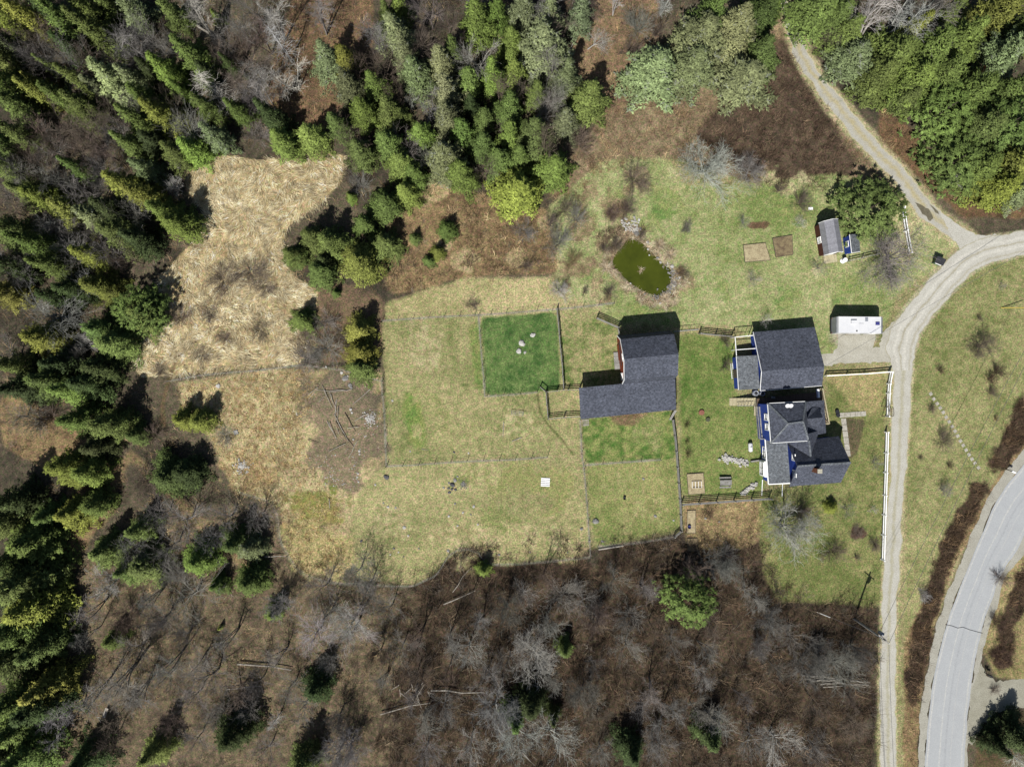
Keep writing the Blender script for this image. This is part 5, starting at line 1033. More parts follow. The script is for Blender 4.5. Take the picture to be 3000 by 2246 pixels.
def tufts(P, az, tone, rg, L, m, ln, wd, li=None, lift=(.0, 1.25)):
    """compact bunches of needles at the points P, leaning out along az"""
    CEN.append(np.repeat(P, m, 0)); n = len(P); k = n * m; a2 = rg.uniform(0, 6.28, k); e = rg.uniform(*lift, k); az = np.repeat(az, m)
    dd = unit(np.stack([np.cos(a2) * np.cos(e) + .5 * np.cos(az), np.sin(a2) * np.cos(e) + .5 * np.sin(az), np.sin(e) * 1.1], 1))
    L[0].append(np.repeat(P, m, 0) + rg.normal(0, .05, (k, 3))); L[1].append(dd); L[2].append(rg.uniform(*ln, k)); L[3].append(rg.uniform(*wd, k))
    L[4].append(np.repeat(tone, m) * rg.uniform(.5, 1.5, k)); L[5].append(np.zeros(k) if li is None else np.where(np.repeat(li, m) & (rg.random(k) < .6), rg.uniform(.5, 1, k), 0))
def bundle(L, rg, R, Hh):
    c = [np.concatenate(x) for x in L]; v, f, cl = diamonds(c[0], c[1], c[2], c[3], rg, c[4], c[5])
    cen = np.repeat(np.concatenate(CEN), 4, 0); CEN.clear()
    loc_ = unit(v - cen + np.array([0, 0, .06])); ax = unit(np.stack([cen[:, 0] / R, cen[:, 1] / R, np.full(len(v), .35)], 1))
    return v, f, cl, unit(loc_ * .62 + ax * .55 + np.array([0, 0, .12]))
def crown(data):
    v, f, cl, nr = data; me = mesh_np('crown', v, f, M['foliage'], cl, link=False, smooth=True); me.normals_split_custom_set_from_vertices(nr.tolist()); return me
def spruce(seed, lichen=.0, R=3.0, Hh=10.0, power=.8):
    """whorls of drooping branches, each carrying bunches of needles on its outer part"""
    rg = np.random.default_rng(seed); L = [[], [], [], [], [], []]; z = .6; lean = rg.uniform(0, 6.28)
    while z < Hh - .2:
        Lz = R * (1 - z / Hh) ** power + .1; nb = int(rg.integers(5, 8)); off = rg.uniform(0, 6.28)
        for k in range(nb):
            az = off + k * 2 * math.pi / nb + rg.normal(0, .22); L_ = Lz * rg.uniform(.45, 1.3) * (1 + .18 * math.cos(az - lean)); dr = rg.uniform(-.35, -.02) if z < Hh * .75 else rg.uniform(.1, .6)
            tone = rg.uniform(.7, 1.3); n = max(2, int(L_ / .34)); t = np.linspace(.38, 1, n); wob = rg.normal(0, .12, n) * L_
            P = np.stack([math.cos(az) * L_ * t - math.sin(az) * wob * .5, math.sin(az) * L_ * t + math.cos(az) * wob * .5, z + dr * L_ * t ** 1.4 + .14 * L_ * t ** 4 + rg.normal(0, .05, n)], 1)
            li = rg.random(n) < (lichen if rg.random() < .5 else 0)
            tufts(P, np.full(n, az), np.full(n, tone), rg, L, 9, (.24, .46), (.08, .15), li)
            for sgn in (-1, 1):         # side twigs
                q = P[:-1] + np.stack([-np.sin(az) * sgn * (.32 * L_ * (1 - t[:-1]) + .16), np.cos(az) * sgn * (.32 * L_ * (1 - t[:-1]) + .16), np.full(n - 1, -.06)], 1)
                if len(q): tufts(q, np.full(n - 1, az + sgn * .8), np.full(n - 1, tone * rg.uniform(.8, 1.1)), rg, L, 7, (.2, .42), (.08, .14))
        z += rg.uniform(.34, .52)
    tufts(np.array([[0, 0, Hh - .35]]), np.zeros(1), np.array([1.2]), rg, L, 9, (.25, .4), (.07, .12), None, (.9, 1.5))
    return bundle(L, rg, R, Hh)
def pine(seed, lichen=.0, R=3.0, Hh=10.0, dome=.55):
    """a broad crown of separate upturned bunches with deep gaps"""
    rg = np.random.default_rng(seed); L = [[], [], [], [], [], []]
    for i in range(120):
        z = Hh * (.10 + .88 * (i / 120)); Lz = R * (1 - (z / Hh) ** 2.2) ** dome * rg.uniform(.55, 1.1) + .12; az = i * 2.39996 + rg.normal(0, .3); tone = rg.uniform(.7, 1.3)
        n = max(1, int(Lz / .62)); t = np.linspace(.5, 1, n) if n > 1 else np.array([1.0]); w = rg.normal(0, .2, n) * Lz
        P = np.stack([math.cos(az) * Lz * t - math.sin(az) * w, math.sin(az) * Lz * t + math.cos(az) * w, z + .2 * Lz * t * t + rg.normal(0, .22, n)], 1)
        tufts(P, np.full(n, az), np.full(n, tone), rg, L, 22, (.26, .52), (.07, .13), rg.random(n) < lichen * .5, (.1, 1.4))
    return bundle(L, rg, R, Hh)
def seg_tubes(p0, p1, r0, r1, rg, k=3, lo=.75, hi=1.25):
    p0, p1, r0, r1 = map(np.asarray, (p0, p1, r0, r1)); n = len(p0); d = unit(p1 - p0)
    u = unit(np.cross(d, np.where(np.abs(d[:, 2:3]) > .9, [[1.0, 0, 0]], [[0, 0, 1.0]]))); w = np.cross(d, u); rings = []
    for p, r in ((p0, r0), (p1, r1)):
        rings.append(np.stack([p + (u * math.cos(a) + w * math.sin(a)) * r[:, None] for a in [2 * math.pi * j / k for j in range(k)]], 1))
    v = np.concatenate(rings, 1).reshape(-1, 3); b = (np.arange(n) * 2 * k)[:, None]
    f = np.stack([np.concatenate([b + j, b + (j + 1) % k, b + k + (j + 1) % k, b + k + j], 1) for j in range(k)], 1).reshape(-1, 4)
    t = rg.uniform(lo, hi, n); c = np.repeat(np.stack([t, t * 0, t * 0], 1), 2 * k, 0); return v, f, c
def grow(seed, kind):
    """a leafless tree: returns (trunk segments, branch segments)"""
    rg = np.random.default_rng(seed); T0, BR = [], []
    def limb(p, d, ln, r, depth, maxd, bend, droop, ang, nk, store):
        n = 4 if depth < 2 else 3; q = p
        kids = []
        for i in range(n):
            d = unit(d + rg.normal(0, bend, 3) + np.array([0, 0, droop])); e = q + d * (ln / n); ra, rb = r * (1 - .5 * i / n), r * (1 - .5 * (i + 1) / n)
            store.append((q, e, max(ra * .72, .010), max(rb * .72, .008))); q = e
            if depth < maxd and (i > 0 or depth > 0): kids.append((e, d, rb, (i + 1) / n))
        if depth >= maxd: return
        for e, dd, rb, t in kids:
            for _ in range(int(rg.integers(nk[0], nk[1] + 1)) if t < 1 else nk[1]):
                s = unit(np.cross(dd, rg.normal(0, 1, 3))); a = rg.normal(ang, .18)
                limb(e, unit(dd * math.cos(a) + s * math.sin(a)), ln * rg.uniform(.42, .76), rb * rg.uniform(.45, .66), depth + 1, maxd, bend, droop, ang, nk, BR)
    if kind == 'apple':
        T0.append((np.array([0, 0, -.1]), np.array([0, 0, 1.1]), .2, .17))
        for k in range(9):
            a = k * .698 + rg.normal(0, .25); e = rg.uniform(.35, 1.0); limb(np.array([0, 0, 1.0]), np.array([math.cos(a) * math.cos(e), math.sin(a) * math.cos(e), math.sin(e)]), rg.uniform(2.4, 3.1), .10, 1, 4, .16, .03, .7, (2, 2), BR)
    elif kind == 'maple':
        T0.append((np.array([0, 0, -.1]), np.array([.1, 0, 3.2]), .2, .15))
        limb(np.array([.1, 0, 3.2]), np.array([0, 0, 1.0]), 4.5, .14, 1, 4, .10, .04, .6, (1, 2), BR)
        for k in range(6):
            a = k * 1.05 + rg.normal(0, .3); e = rg.uniform(.6, 1.1); limb(np.array([.1, 0, rg.uniform(2.4, 3.4)]), np.array([math.cos(a) * math.cos(e), math.sin(a) * math.cos(e), math.sin(e)]), rg.uniform(3.0, 4.4), .10, 1, 4, .10, .05, .6, (1, 2), BR)
    elif kind == 'birch':
        for k in range(int(rg.integers(2, 4))):
            a = rg.uniform(0, 6.28); d = np.array([math.cos(a) * .16, math.sin(a) * .16, 1.0]); p = np.array([math.cos(a) * .2, math.sin(a) * .2, -.1]); q = p
            for i in range(7):
                d = unit(d + rg.normal(0, .05, 3)); e = q + d * 1.4; T0.append((q, e, .13 * (1 - i * .115), .13 * (1 - (i + 1) * .115)))
                if i >= 2:
                    for _ in range(3):
                        s = unit(np.cross(d, rg.normal(0, 1, 3))); an = rg.normal(.75, .15); limb(e - d * rg.uniform(0, 1.2), unit(d * math.cos(an) + s * math.sin(an)), rg.uniform(1.4, 2.4) * (1 - i * .06), .045, 2, 4, .10, .0, .6, (1, 2), BR)
                q = e
    elif kind == 'shrub':
        for k in range(34):
            a = rg.uniform(0, 6.28); e = rg.uniform(.35, 1.45); limb(np.array([math.cos(a) * .15, math.sin(a) * .15, 0]), np.array([math.cos(a) * math.cos(e), math.sin(a) * math.cos(e), math.sin(e)]), rg.uniform(1.4, 2.1), .03, 2, 4, .12, .02, .5, (1, 2), BR)
    elif kind == 'dead':
        for i in range(9): T0.append((np.array([0, 0, i * 1.1 - .1]), np.array([rg.normal(0, .03), 0, (i + 1) * 1.1 - .1]), .15 * (1 - i * .1), .15 * (1 - (i + 1) * .1)))
        for k in range(90):
            z = rg.uniform(2, 9.6); a = rg.uniform(0, 6.28); limb(np.array([0, 0, z]), np.array([math.cos(a), math.sin(a), rg.normal(.05, .15)]), (1.9 * (1 - z / 11)) + .25, .028, 3, 4, .10, -.03, .7, (1, 1), BR)
    return T0, BR
def tree_mesh(kind, seed, rg):
    T0, BR = grow(seed, kind); out = []
    ends = np.array([s[1] for s in BR]); rad = np.percentile(np.hypot(ends[:, 0], ends[:, 1]), 92); hh = ends[:, 2].max()
    for nm, SG, k in (('trunk', T0, 6), ('branches', BR, 3)):
        out.append(mesh_np(nm, *seg_tubes([s[0] for s in SG], [s[1] for s in SG], np.array([s[2] for s in SG]), np.array([s[3] for s in SG]), rg, k)[:2], M['twig'], seg_tubes([s[0] for s in SG], [s[1] for s in SG], np.array([s[2] for s in SG]), np.array([s[3] for s in SG]), rg, k)[2], link=False) if SG else None)
    return out, rad, hh
vr = np.random.default_rng(5)
SPR = {l: [crown(spruce(100 + i + int(l * 1000), l, power=p_)) for i, p_ in enumerate((.95, .8, 1.1, .85, 1.0))] for l in (0.0, .3)}
PIN = {l: [crown(pine(200 + i + int(l * 1000), l, dome=d_)) for i, d_ in enumerate((.5, .62))] for l in (0.0, .3)}
TRUNK = mesh_np('trunk', *seg_tubes([[0, 0, -.3], [0, 0, 4]], [[0, 0, 4], [0, 0, 9.8]], np.array([.2, .13]), np.array([.13, .03]), vr, 7)[:2], M['bark'], seg_tubes([[0, 0, -.3], [0, 0, 4]], [[0, 0, 4], [0, 0, 9.8]], np.array([.2, .13]), np.array([.13, .03]), vr, 7)[2], link=False)
BARE = {k: [tree_mesh(k, s, vr) for s in ss] for k, ss in (('apple', (1, 2, 3)), ('maple', (4, 5, 6, 7)), ('birch', (8, 9, 10)), ('shrub', (11, 12, 13)), ('dead', (14, 15)))}
HUE = {0: ('dark green', (66, 78, 42)), 1: ('deep green', (96, 112, 54)), 2: ('olive green', (122, 128, 54)), 3: ('grey-green', (118, 128, 86)), 4: ('fresh green', (108, 126, 56)), 5: ('rusty brown', (150, 104, 66))}
tr_ = random.Random(9)
def jit(c, s=.13):
    k = 1 + tr_.gauss(0, s); return tuple(min(.95, max(0, x * k * (1 + tr_.gauss(0, s * .35)))) for x in c) + (1,)
def child(name, me, t, colr=None):
    o = bpy.data.objects.new(name, me); COL.objects.link(o); o.parent = t
    if colr: o.color = colr
    return o
def conifer(px, py, r, h, hue, kind='spruce'):
    """px, py: where the middle of its crown shows; r: half width in metres"""
    f = (H - .42 * h) / H / PX; p = Vector(((px - 1500) * f, (1123 - py) * f, 0)); li = .3 if hue == 3 else 0.0
    me = tr_.choice((SPR if kind == 'spruce' else PIN)[li]); t = bpy.data.objects.new(f'{kind}_tree', None); COL.objects.link(t); t.location = p; t.empty_display_size = .3
    t.rotation_euler = (tr_.gauss(0, .02), tr_.gauss(0, .02), tr_.uniform(0, 6.28)); r *= tr_.uniform(1.0, 1.2); hh = h * tr_.uniform(.93, 1.07); t.scale = (r / 3, r / 3 * tr_.uniform(.9, 1.1), hh / 10)
    nm, c = HUE[hue]; child('crown', me, t, jit(SR(*c, 1.2, .05))); child('trunk', TRUNK, t)
    size = 'tall' if h >= 10.5 else 'medium-height' if h >= 6.5 else 'small'
    later(t, f'{size} {nm} {kind}', f'{kind} tree', f'{kind} trees', px, py); return t
BH = {0: ('grey', (132, 128, 120)), 1: ('silvery', (176, 173, 165)), 2: ('brownish', (112, 98, 86)), 3: ('dark red-brown', (92, 70, 58)), 4: ('ochre', (140, 120, 80))}
def bare(px, py, r, h, hue, kind='maple', noun=None):
    f = (H - .5 * h) / H / PX; p = Vector(((px - 1500) * f, (1123 - py) * f, 0)); (tm_, bm_), rad, hh = tr_.choice(BARE[kind])
    nm, c = BH[hue]; name = {'shrub': 'shrub', 'dead': 'dead_tree'}.get(kind, 'bare_tree'); cc = jit(SR(*c, 1.25), .07)
    if tm_ is None:
        t = bpy.data.objects.new(name, bm_); COL.objects.link(t); t.color = cc
    else:
        t = bpy.data.objects.new(name, None); COL.objects.link(t); child('trunk', tm_, t, cc); child('branches', bm_, t, cc); t.empty_display_size = .3
    t.location = p; t.rotation_euler = (0, 0, tr_.uniform(0, 6.28)); t.scale = (r / rad, r / rad, h / hh)
    size = ('tall' if h >= 9 else 'middling' if h >= 5 else 'small') if kind != 'shrub' else ('broad' if r > 2.2 else 'small')
    noun = noun or {'shrub': 'leafless shrub', 'dead': 'dead spruce', 'apple': 'spreading leafless tree', 'maple': 'leafless tree', 'birch': 'multi-stemmed bare tree'}[kind]
    later(t, f'{size} {nm} {noun}', {'shrub': 'shrub', 'dead': 'dead tree'}.get(kind, 'bare tree'), {'shrub': 'leafless shrubs', 'dead': 'dead spruces'}.get(kind, 'leafless trees'), px, py); return t
CON = {
 1: [(20,40,55,14,2),(90,60,55,14,2),(170,40,50,13,0),(280,30,55,14,4),(240,90,60,15,1),(330,110,65,15,1),(40,150,50,13,0),(30,290,55,13,1),(130,310,40,11,2),(215,330,50,12,1),(60,350,55,12,1),(150,280,35,10,2),(180,220,34,9,1),(270,270,40,11,1),(320,290,36,9,3),(380,260,60,12,3),(440,270,42,10,3),(560,240,58,12,4),(600,300,34,9,4),(480,330,46,11,1),(540,390,62,11,2),(680,350,46,10,1),(790,370,42,9,1),(640,500,62,9,4),(585,510,52,9,1),(430,480,50,11,1),(490,560,40,10,3),(160,660,52,11,2),(410,610,56,12,2),(475,655,56,12,2),(590,740,58,10,4),(540,700,46,10,4),(320,720,62,12,3),(400,770,62,12,1),(470,800,56,11,0),(300,840,48,10,2),(60,770,72,14,1),(140,810,66,14,1),(40,880,52,12,0),(370,690,48,11,0),(720,60,22,5,4),(770,215,34,8,0),(930,470,62,9,4),(1030,460,56,9,4),(1125,410,46,10,1),(1085,200,52,11,3),(700,260,40,9,0),(20,200,50,13,1),(250,170,46,12,0),(500,240,40,9,0),(90,450,46,11,1),(20,560,50,11,1),(250,560,40,10,1),(100,640,46,11,1)],
 2: [(200,30,42,10,4),(180,110,62,11,3),(150,60,40,10,1),(330,200,62,12,3),(380,180,40,10,1),(450,70,62,13,4),(520,50,46,12,4),(600,40,52,12,3),(660,150,84,13,3),(690,60,52,12,3),(790,50,52,11,3),(500,260,56,11,4),(555,370,56,11,1),(350,320,62,11,3),(30,290,56,11,3),(85,380,52,10,4),(160,370,56,10,1),(155,480,62,10,1),(60,510,52,9,1),(200,540,62,9,4),(265,450,52,10,4),(335,520,66,10,3),(410,440,52,10,4),(400,580,56,9,4),(470,480,48,10,1),(520,530,58,9,1),(640,440,62,10,1),(740,400,52,9,3),(650,310,42,9,1),(815,330,68,10,1),(705,560,68,9,4),(585,645,82,9,2),(150,680,56,8,1),(210,640,46,8,4),(240,580,46,8,1),(75,735,44,7,1),(150,810,52,7,1),(60,880,78,9,2),(240,790,22,3,1),(345,760,34,4,1),(320,835,26,3.5,2),(290,865,25,3,1),(30,650,18,3.5,4),(560,450,50,10,1),(590,520,46,9,1),(20,210,44,10,2),(110,290,50,10,1),(430,360,44,10,0),(480,400,40,9,1)],
 3: [(60,240,88,9,3),(200,130,100,11,3),(310,90,92,11,3),(350,260,108,8,3),(180,220,74,9,3),(240,40,62,12,1),(400,50,62,11,1),(400,170,68,9,1),(440,15,44,8,4),(600,30,100,9,1),(690,110,70,8,1),(700,200,84,8,3),(790,260,84,8,1),(830,190,92,10,1),(890,110,52,11,2),(940,180,92,11,1),(1050,140,92,12,1),(1180,50,84,13,2),(1260,110,74,13,1),(1200,190,84,12,3),(900,270,80,10,1),(1090,310,82,10,1),(1240,290,62,12,1),(1130,430,80,9,1),(1120,560,84,8,1),(1235,540,90,9,2),(1190,620,74,7,2),(1268,625,62,8,3),(1105,250,26,6,5),(1000,60,60,11,1),(650,60,60,9,1),(1000,250,60,10,1),(880,330,50,7,1)],
 4: [(250,170,56,10,0),(340,160,56,9,2),(330,300,46,8,1),(380,350,72,9,1),(160,330,62,10,2),(90,490,60,11,0),(170,470,72,11,1),(240,500,52,10,4),(270,600,66,10,1),(370,610,66,10,1),(300,480,56,9,0),(330,420,52,9,0),(450,650,40,5,1),(230,750,62,9,2),(300,770,52,8,4),(610,595,44,6,2),(665,605,44,6,2),(560,790,76,7,1),(620,770,56,6,0),(1000,265,44,5,1),(1195,300,56,7,2),(1195,375,50,6,2),(1190,430,52,6,1),(20,180,52,11,2),(200,200,50,10,0),(320,690,50,8,0),(480,250,68,8,1),(60,420,50,11,1),(200,410,50,10,0),(980,55,48,6,1)],
 5: [(60,70,60,11,0),(120,200,90,10,1),(40,270,80,12,1),(90,330,92,12,1),(120,420,100,12,2),(60,490,92,13,1),(140,540,72,12,1),(40,600,82,13,1),(170,680,72,11,2),(80,720,82,12,1),(150,740,72,12,0),(60,820,82,13,1),(100,900,82,12,1),(240,110,62,8,2),(320,90,46,7,4),(350,230,66,8,1),(460,170,50,7,1),(480,280,66,7,1),(660,270,64,7,4),(780,210,58,7,1),(830,220,46,6,3),(830,340,56,6,1),(720,350,36,5,1),(910,440,38,5,4),(375,530,38,5,1),(1050,680,60,7,0),(780,840,76,9,0),(510,900,58,9,1),(730,490,11,1.6,2),(280,930,60,9,0),(1000,930,58,9,1),(20,140,60,11,1),(160,120,50,9,1),(420,300,40,7,1),(20,380,60,12,0),(20,900,70,12,0)],
 6: [(470,300,30,4,4),(735,560,40,5,1),(620,740,56,9,0),(960,890,66,8,0),(580,790,46,8,1),(700,780,30,7,0)],
 7: [(1240,850,70,8,0),(225,850,50,8,0),(1180,880,40,7,0)],
}
for q_, lst in CON.items():
    for x, y, r, h, hue in lst:
        px, py = Qp(q_, x, y); kd = 'spruce'
        conifer(px, py, r / (1.1307 * 19), h * .92, hue, kd)
for x, y, r, h, hue in ((1000, 370, 112, 8, 1), (1040, 540, 92, 7, 1), (1200, 420, 92, 9, 1), (760, 690, 84, 7, 1)): conifer(*Qp(3, x, y), r / (1.1307 * 19), h * .9, hue, 'pine')
conifer(*Qp(6, 1150, 395), 84 / (1.1307 * 19), 8, 1, 'pine'); conifer(*Qp(4, 470, 232), 70 / (1.1307 * 19), 7, 1, 'pine')
for x, y, r, h, hue in ((330, 540, 108, 7, 1), (470, 400, 136, 8, 1), (640, 430, 156, 8, 1), (550, 690, 132, 6.5, 1), (600, 620, 100, 6, 0)): conifer(*tp(1, 1, x, y), r / 2.947 / 19, h, hue)
conifer(*tp(1, 1, 690, 870), .75, 2.6, 1); conifer(*tp(1, 1, 820, 45), .9, 3, 4)
cd = conifer(*Qp(7, 630, 95), 1.1, 2.2, 2); 
BT = {  # x, y, half width, height, hue, kind (m maple, b birch, a apple, s shrub, d dead)
 1: [(215,190,80,13,0,'m'),(130,450,80,10,2,'m'),(200,420,80,10,2,'m'),(290,440,80,10,2,'m'),(360,380,70,9,2,'m'),(250,500,70,8,2,'m'),(650,60,60,12,1,'b'),(900,70,55,12,1,'b'),(930,150,44,11,1,'d'),(960,260,66,8,1,'b'),(860,250,56,8,1,'m'),(490,120,56,12,0,'m'),(430,150,60,11,0,'m'),(690,280,62,7,1,'d'),(800,90,50,10,0,'b'),(580,620,34,5,1,'m'),(570,540,22,4,1,'m'),(110,180,60,12,0,'m'),(60,560,60,9,0,'m'),(150,560,60,9,2,'m'),(340,560,50,8,0,'m'),(850,440,46,4,0,'s'),(1050,60,60,10,0,'b'),(560,150,50,10,0,'m'),(740,330,50,7,1,'m'),(100,520,60,9,2,'m'),(230,780,40,6,0,'s'),(830,330,46,7,0,'m'),(1180,230,44,9,2,'m'),(20,640,56,9,0,'m')],
 2: [(110,100,52,11,0,'b'),(290,30,62,12,0,'m'),(140,220,70,10,2,'m'),(230,330,22,5,1,'m'),(450,200,72,11,1,'m'),(350,60,44,10,2,'m'),(270,140,56,10,2,'m'),(700,330,42,6,1,'s'),(990,75,54,5,0,'s'),(1070,12,42,7,1,'b'),(910,15,32,7,1,'b'),(975,585,58,3.6,2,'s'),(610,760,40,3,0,'s'),(720,800,52,4,0,'s'),(767,862,37,2.2,4,'s'),(790,470,52,4,2,'s'),(520,425,40,6,2,'m'),(380,150,40,9,2,'m'),(1050,90,36,5,2,'s'),(950,690,40,2.2,2,'s'),(60,610,44,3,0,'s'),(30,560,40,3,2,'s'),(740,690,40,3.2,2,'s'),(690,740,36,3,2,'s'),(780,720,40,3.4,0,'s'),(960,160,40,4,2,'s'),(830,40,40,6,2,'b')],
 3: [(215,555,96,5.2,1,'a'),(365,565,56,4,0,'a'),(845,855,104,5.8,0,'a'),(790,80,90,12,1,'b'),(880,45,92,12,1,'b'),(980,50,92,12,0,'m'),(535,670,42,2.6,2,'s'),(465,630,24,1.6,2,'s'),(600,885,34,3,0,'m'),(530,735,24,2,1,'m'),(375,925,30,2.6,0,'m'),(345,735,24,2,0,'m'),(155,750,22,1.6,0,'s'),(640,120,36,5,2,'s'),(1050,590,36,3,1,'m')],
 4: [(170,250,102,9,0,'m'),(280,140,40,8,1,'m'),(280,340,42,5,1,'m'),(70,110,52,9,0,'m'),(10,380,60,8,0,'m'),(590,260,44,2.4,2,'s'),(690,245,38,2.2,2,'s'),(855,300,42,1.8,2,'s'),(735,130,62,2.2,2,'s'),(825,110,64,2.2,2,'s'),(870,150,46,1.8,2,'s'),(1080,270,42,2.6,0,'s'),(1080,360,62,2.6,0,'s'),(1000,330,50,2.6,2,'s'),(1010,400,50,2.4,0,'s'),(1130,330,40,2.4,2,'s'),(100,600,52,5,0,'s'),(40,590,52,7,0,'m'),(500,650,40,3,2,'s'),(740,650,36,2,0,'s'),(250,380,36,5,0,'s'),(150,590,50,4,2,'s'),(470,800,60,4,2,'s'),(740,330,30,1.4,2,'s'),(660,380,36,1.4,2,'s'),(530,430,30,1.4,2,'s')],
 5: [(600,140,82,8,0,'m'),(520,120,52,8,0,'m'),(740,130,62,8,0,'m'),(700,200,52,8,0,'m'),(430,230,52,8,0,'m'),(350,340,52,9,1,'b'),(620,390,112,8,0,'m'),(920,420,50,7,1,'a'),(390,650,80,10,0,'b'),(300,700,72,10,0,'b'),(210,800,54,11,1,'b'),(690,660,92,8,0,'m'),(640,720,60,7,0,'m'),(1040,520,72,9,1,'m'),(1170,500,82,9,1,'m'),(1110,930,62,8,1,'a'),(910,800,24,6,1,'d'),(1000,760,60,8,0,'m'),(1070,360,62,8,0,'m'),(1180,310,62,8,0,'m'),(960,690,52,7,0,'m'),(560,220,60,7,0,'m'),(850,120,50,7,0,'m'),(760,520,46,8,0,'b'),(1220,400,50,8,0,'m'),(450,560,70,6,0,'m'),(560,800,60,7,2,'m'),(880,900,60,7,0,'m'),(640,870,60,7,0,'m'),(360,860,60,7,2,'m')],
 6: [(30,480,72,9,1,'m'),(90,350,56,8,0,'m'),(420,570,62,9,1,'m'),(350,540,50,8,0,'b'),(600,380,52,6,0,'m'),(640,590,82,8,1,'a'),(560,600,60,8,0,'m'),(735,388,64,3.6,0,'s'),(960,460,52,4,0,'s'),(950,560,62,6,0,'m'),(830,430,32,3.4,0,'s'),(510,770,82,9,1,'a'),(580,850,92,10,1,'m'),(690,850,92,9,1,'m'),(340,760,62,8,0,'m'),(1240,280,56,4,0,'s'),(1060,890,62,7,0,'m'),(1220,800,62,7,0,'b'),(20,900,62,8,1,'a'),(280,900,62,8,0,'m'),(200,560,60,8,0,'m'),(160,430,56,7,0,'m'),(1170,760,50,6,0,'m'),(470,480,46,7,0,'b'),(860,900,50,6,0,'m'),(250,640,60,7,2,'m'),(430,880,60,8,1,'m')],
 7: [(660,620,86,6,0,'a'),(460,875,82,8,1,'m'),(590,900,60,8,0,'m'),(495,165,92,8,1,'a'),(290,250,36,2.6,0,'s'),(645,245,46,2.6,2,'s'),(720,178,28,1.0,2,'s'),(1010,35,26,2.4,0,'m'),(942,385,24,2,1,'s'),(590,150,22,2.4,0,'m'),(690,100,30,3,0,'m'),(775,100,16,2,1,'m'),(785,215,28,1.4,2,'s'),(720,262,14,1,2,'s'),(50,870,50,6,0,'m'),(720,820,60,5,2,'m'),(530,110,40,1.4,2,'s'),(380,870,60,7,0,'m'),(250,780,56,6,0,'b'),(600,560,40,4,0,'s'),(1200,330,34,1.8,2,'s'),(1200,590,44,1.8,3,'s'),(1190,480,34,1.8,3,'s'),(1180,700,20,1,2,'s'),(1255,930,40,5,1,'d')],
}
KD = {'m': 'maple', 'b': 'birch', 'a': 'apple', 's': 'shrub', 'd': 'dead'}
for q_, lst in BT.items():
    for x, y, r, h, hue, k in lst: bare(*Qp(q_, x, y), r / (1.1307 * 19), h, hue, KD[k])
for c_, r_, x, y, r, h, hue, k in ((3, 1, 1880, 1330, 125, 3.8, 2, 'a'), (3, 1, 2000, 1570, 80, 2.2, 3, 's'), (3, 1, 1930, 1620, 60, 1.8, 3, 's'), (3, 2, 1540, 500, 105, 2.2, 2, 's'), (3, 2, 1580, 712, 36, 1.2, 3, 's'), (3, 2, 1420, 225, 44, 1.6, 2, 's'), (3, 2, 1945, 85, 56, 1.8, 2, 's'), (3, 2, 1978, 305, 28, 1.2, 4, 's'), (3, 2, 940, 690, 70, 2.8, 0, 'm'), (3, 2, 1330, 640, 26, 1, 2, 's'), (3, 1, 1500, 1540, 36, 1.6, 3, 's'), (3, 1, 1835, 1090, 30, 1.2, 2, 's'), (3, 1, 2030, 810, 40, 1.8, 0, 'm'), (3, 2, 1540, 930, 56, 2.6, 0, 'm'),
                                  (2, 2, 1520, 350, 32, 1.2, 3, 's'), (2, 2, 1525, 600, 40, 1.4, 3, 's'), (2, 2, 1520, 500, 26, 1.2, 3, 's'), (2, 1, 850, 870, 70, 2.2, 2, 's'), (2, 1, 900, 470, 70, 2, 2, 's'), (2, 1, 1850, 1500, 60, 2.2, 2, 's'), (2, 1, 1850, 1290, 56, 2, 2, 's'), (2, 1, 400, 850, 90, 3, 1, 'a'), (2, 1, 800, 500, 60, 1.8, 2, 's'), (2, 1, 1480, 700, 60, 1.8, 2, 's'), (2, 1, 1510, 330, 36, 1.4, 0, 's'), (1, 1, 1860, 965, 70, 1.8, 2, 's'), (2, 1, 1110, 370, 50, 1.4, 2, 's'), (2, 1, 2190, 1110, 60, 3.4, 1, 'm'), (2, 1, 870, 180, 80, 2, 2, 's'), (1, 1, 2330, 640, 60, 2, 2, 's'), (2, 2, 1700, 1110, 60, 1.6, 3, 's'), (2, 1, 630, 860, 40, 1.4, 2, 's')):
    bare(*tp(c_, r_, x, y), r / 2.947 / 19, h, hue, KD[k])
# the rest of the wood: thin grey trees and some spruces in the gaps between those above
SPOTS = [(a[4], a[5]) for a in POOL if 'tree' in a[2]]
def in_px(poly, x, y):
    c = False
    for (x0, y0), (x1, y1) in zip(poly, poly[1:] + poly[:1]):
        if (y0 > y) != (y1 > y) and x < (x1 - x0) * (y - y0) / (y1 - y0) + x0: c = not c
    return c
def fill(poly, n, gap, fn):
    poly = [(x * 1.35624, y * 1.35624) for x, y in poly]; k = 0; X_ = [p[0] for p in poly]; Y_ = [p[1] for p in poly]
    for _ in range(n * 40):
        if k >= n: break
        x, y = tr_.uniform(min(X_), max(X_)), tr_.uniform(min(Y_), max(Y_))
        if in_px(poly, x, y) and min(math.hypot(x - a, y - b) for a, b in SPOTS) > gap: SPOTS.append((x, y)); fn(x, y); k += 1
NWW = [(0, 0), (620, 0), (600, 250), (410, 320), (390, 480), (300, 560), (0, 600)]
NW2 = [(830, 0), (1230, 0), (1220, 260), (1140, 400), (1000, 360), (900, 360), (770, 320), (690, 260), (800, 150)]
LOW = [(160, 1290), (560, 1130), (640, 1260), (900, 1290), (1260, 1230), (1480, 1200), (1620, 1240), (1640, 1330), (1860, 1360), (1880, 1650), (190, 1650)]
fill(NWW, 12, 66, lambda x, y: conifer(x, y, tr_.uniform(2.0, 2.9), tr_.uniform(8, 12), tr_.choice((0, 1, 1, 2, 3))))
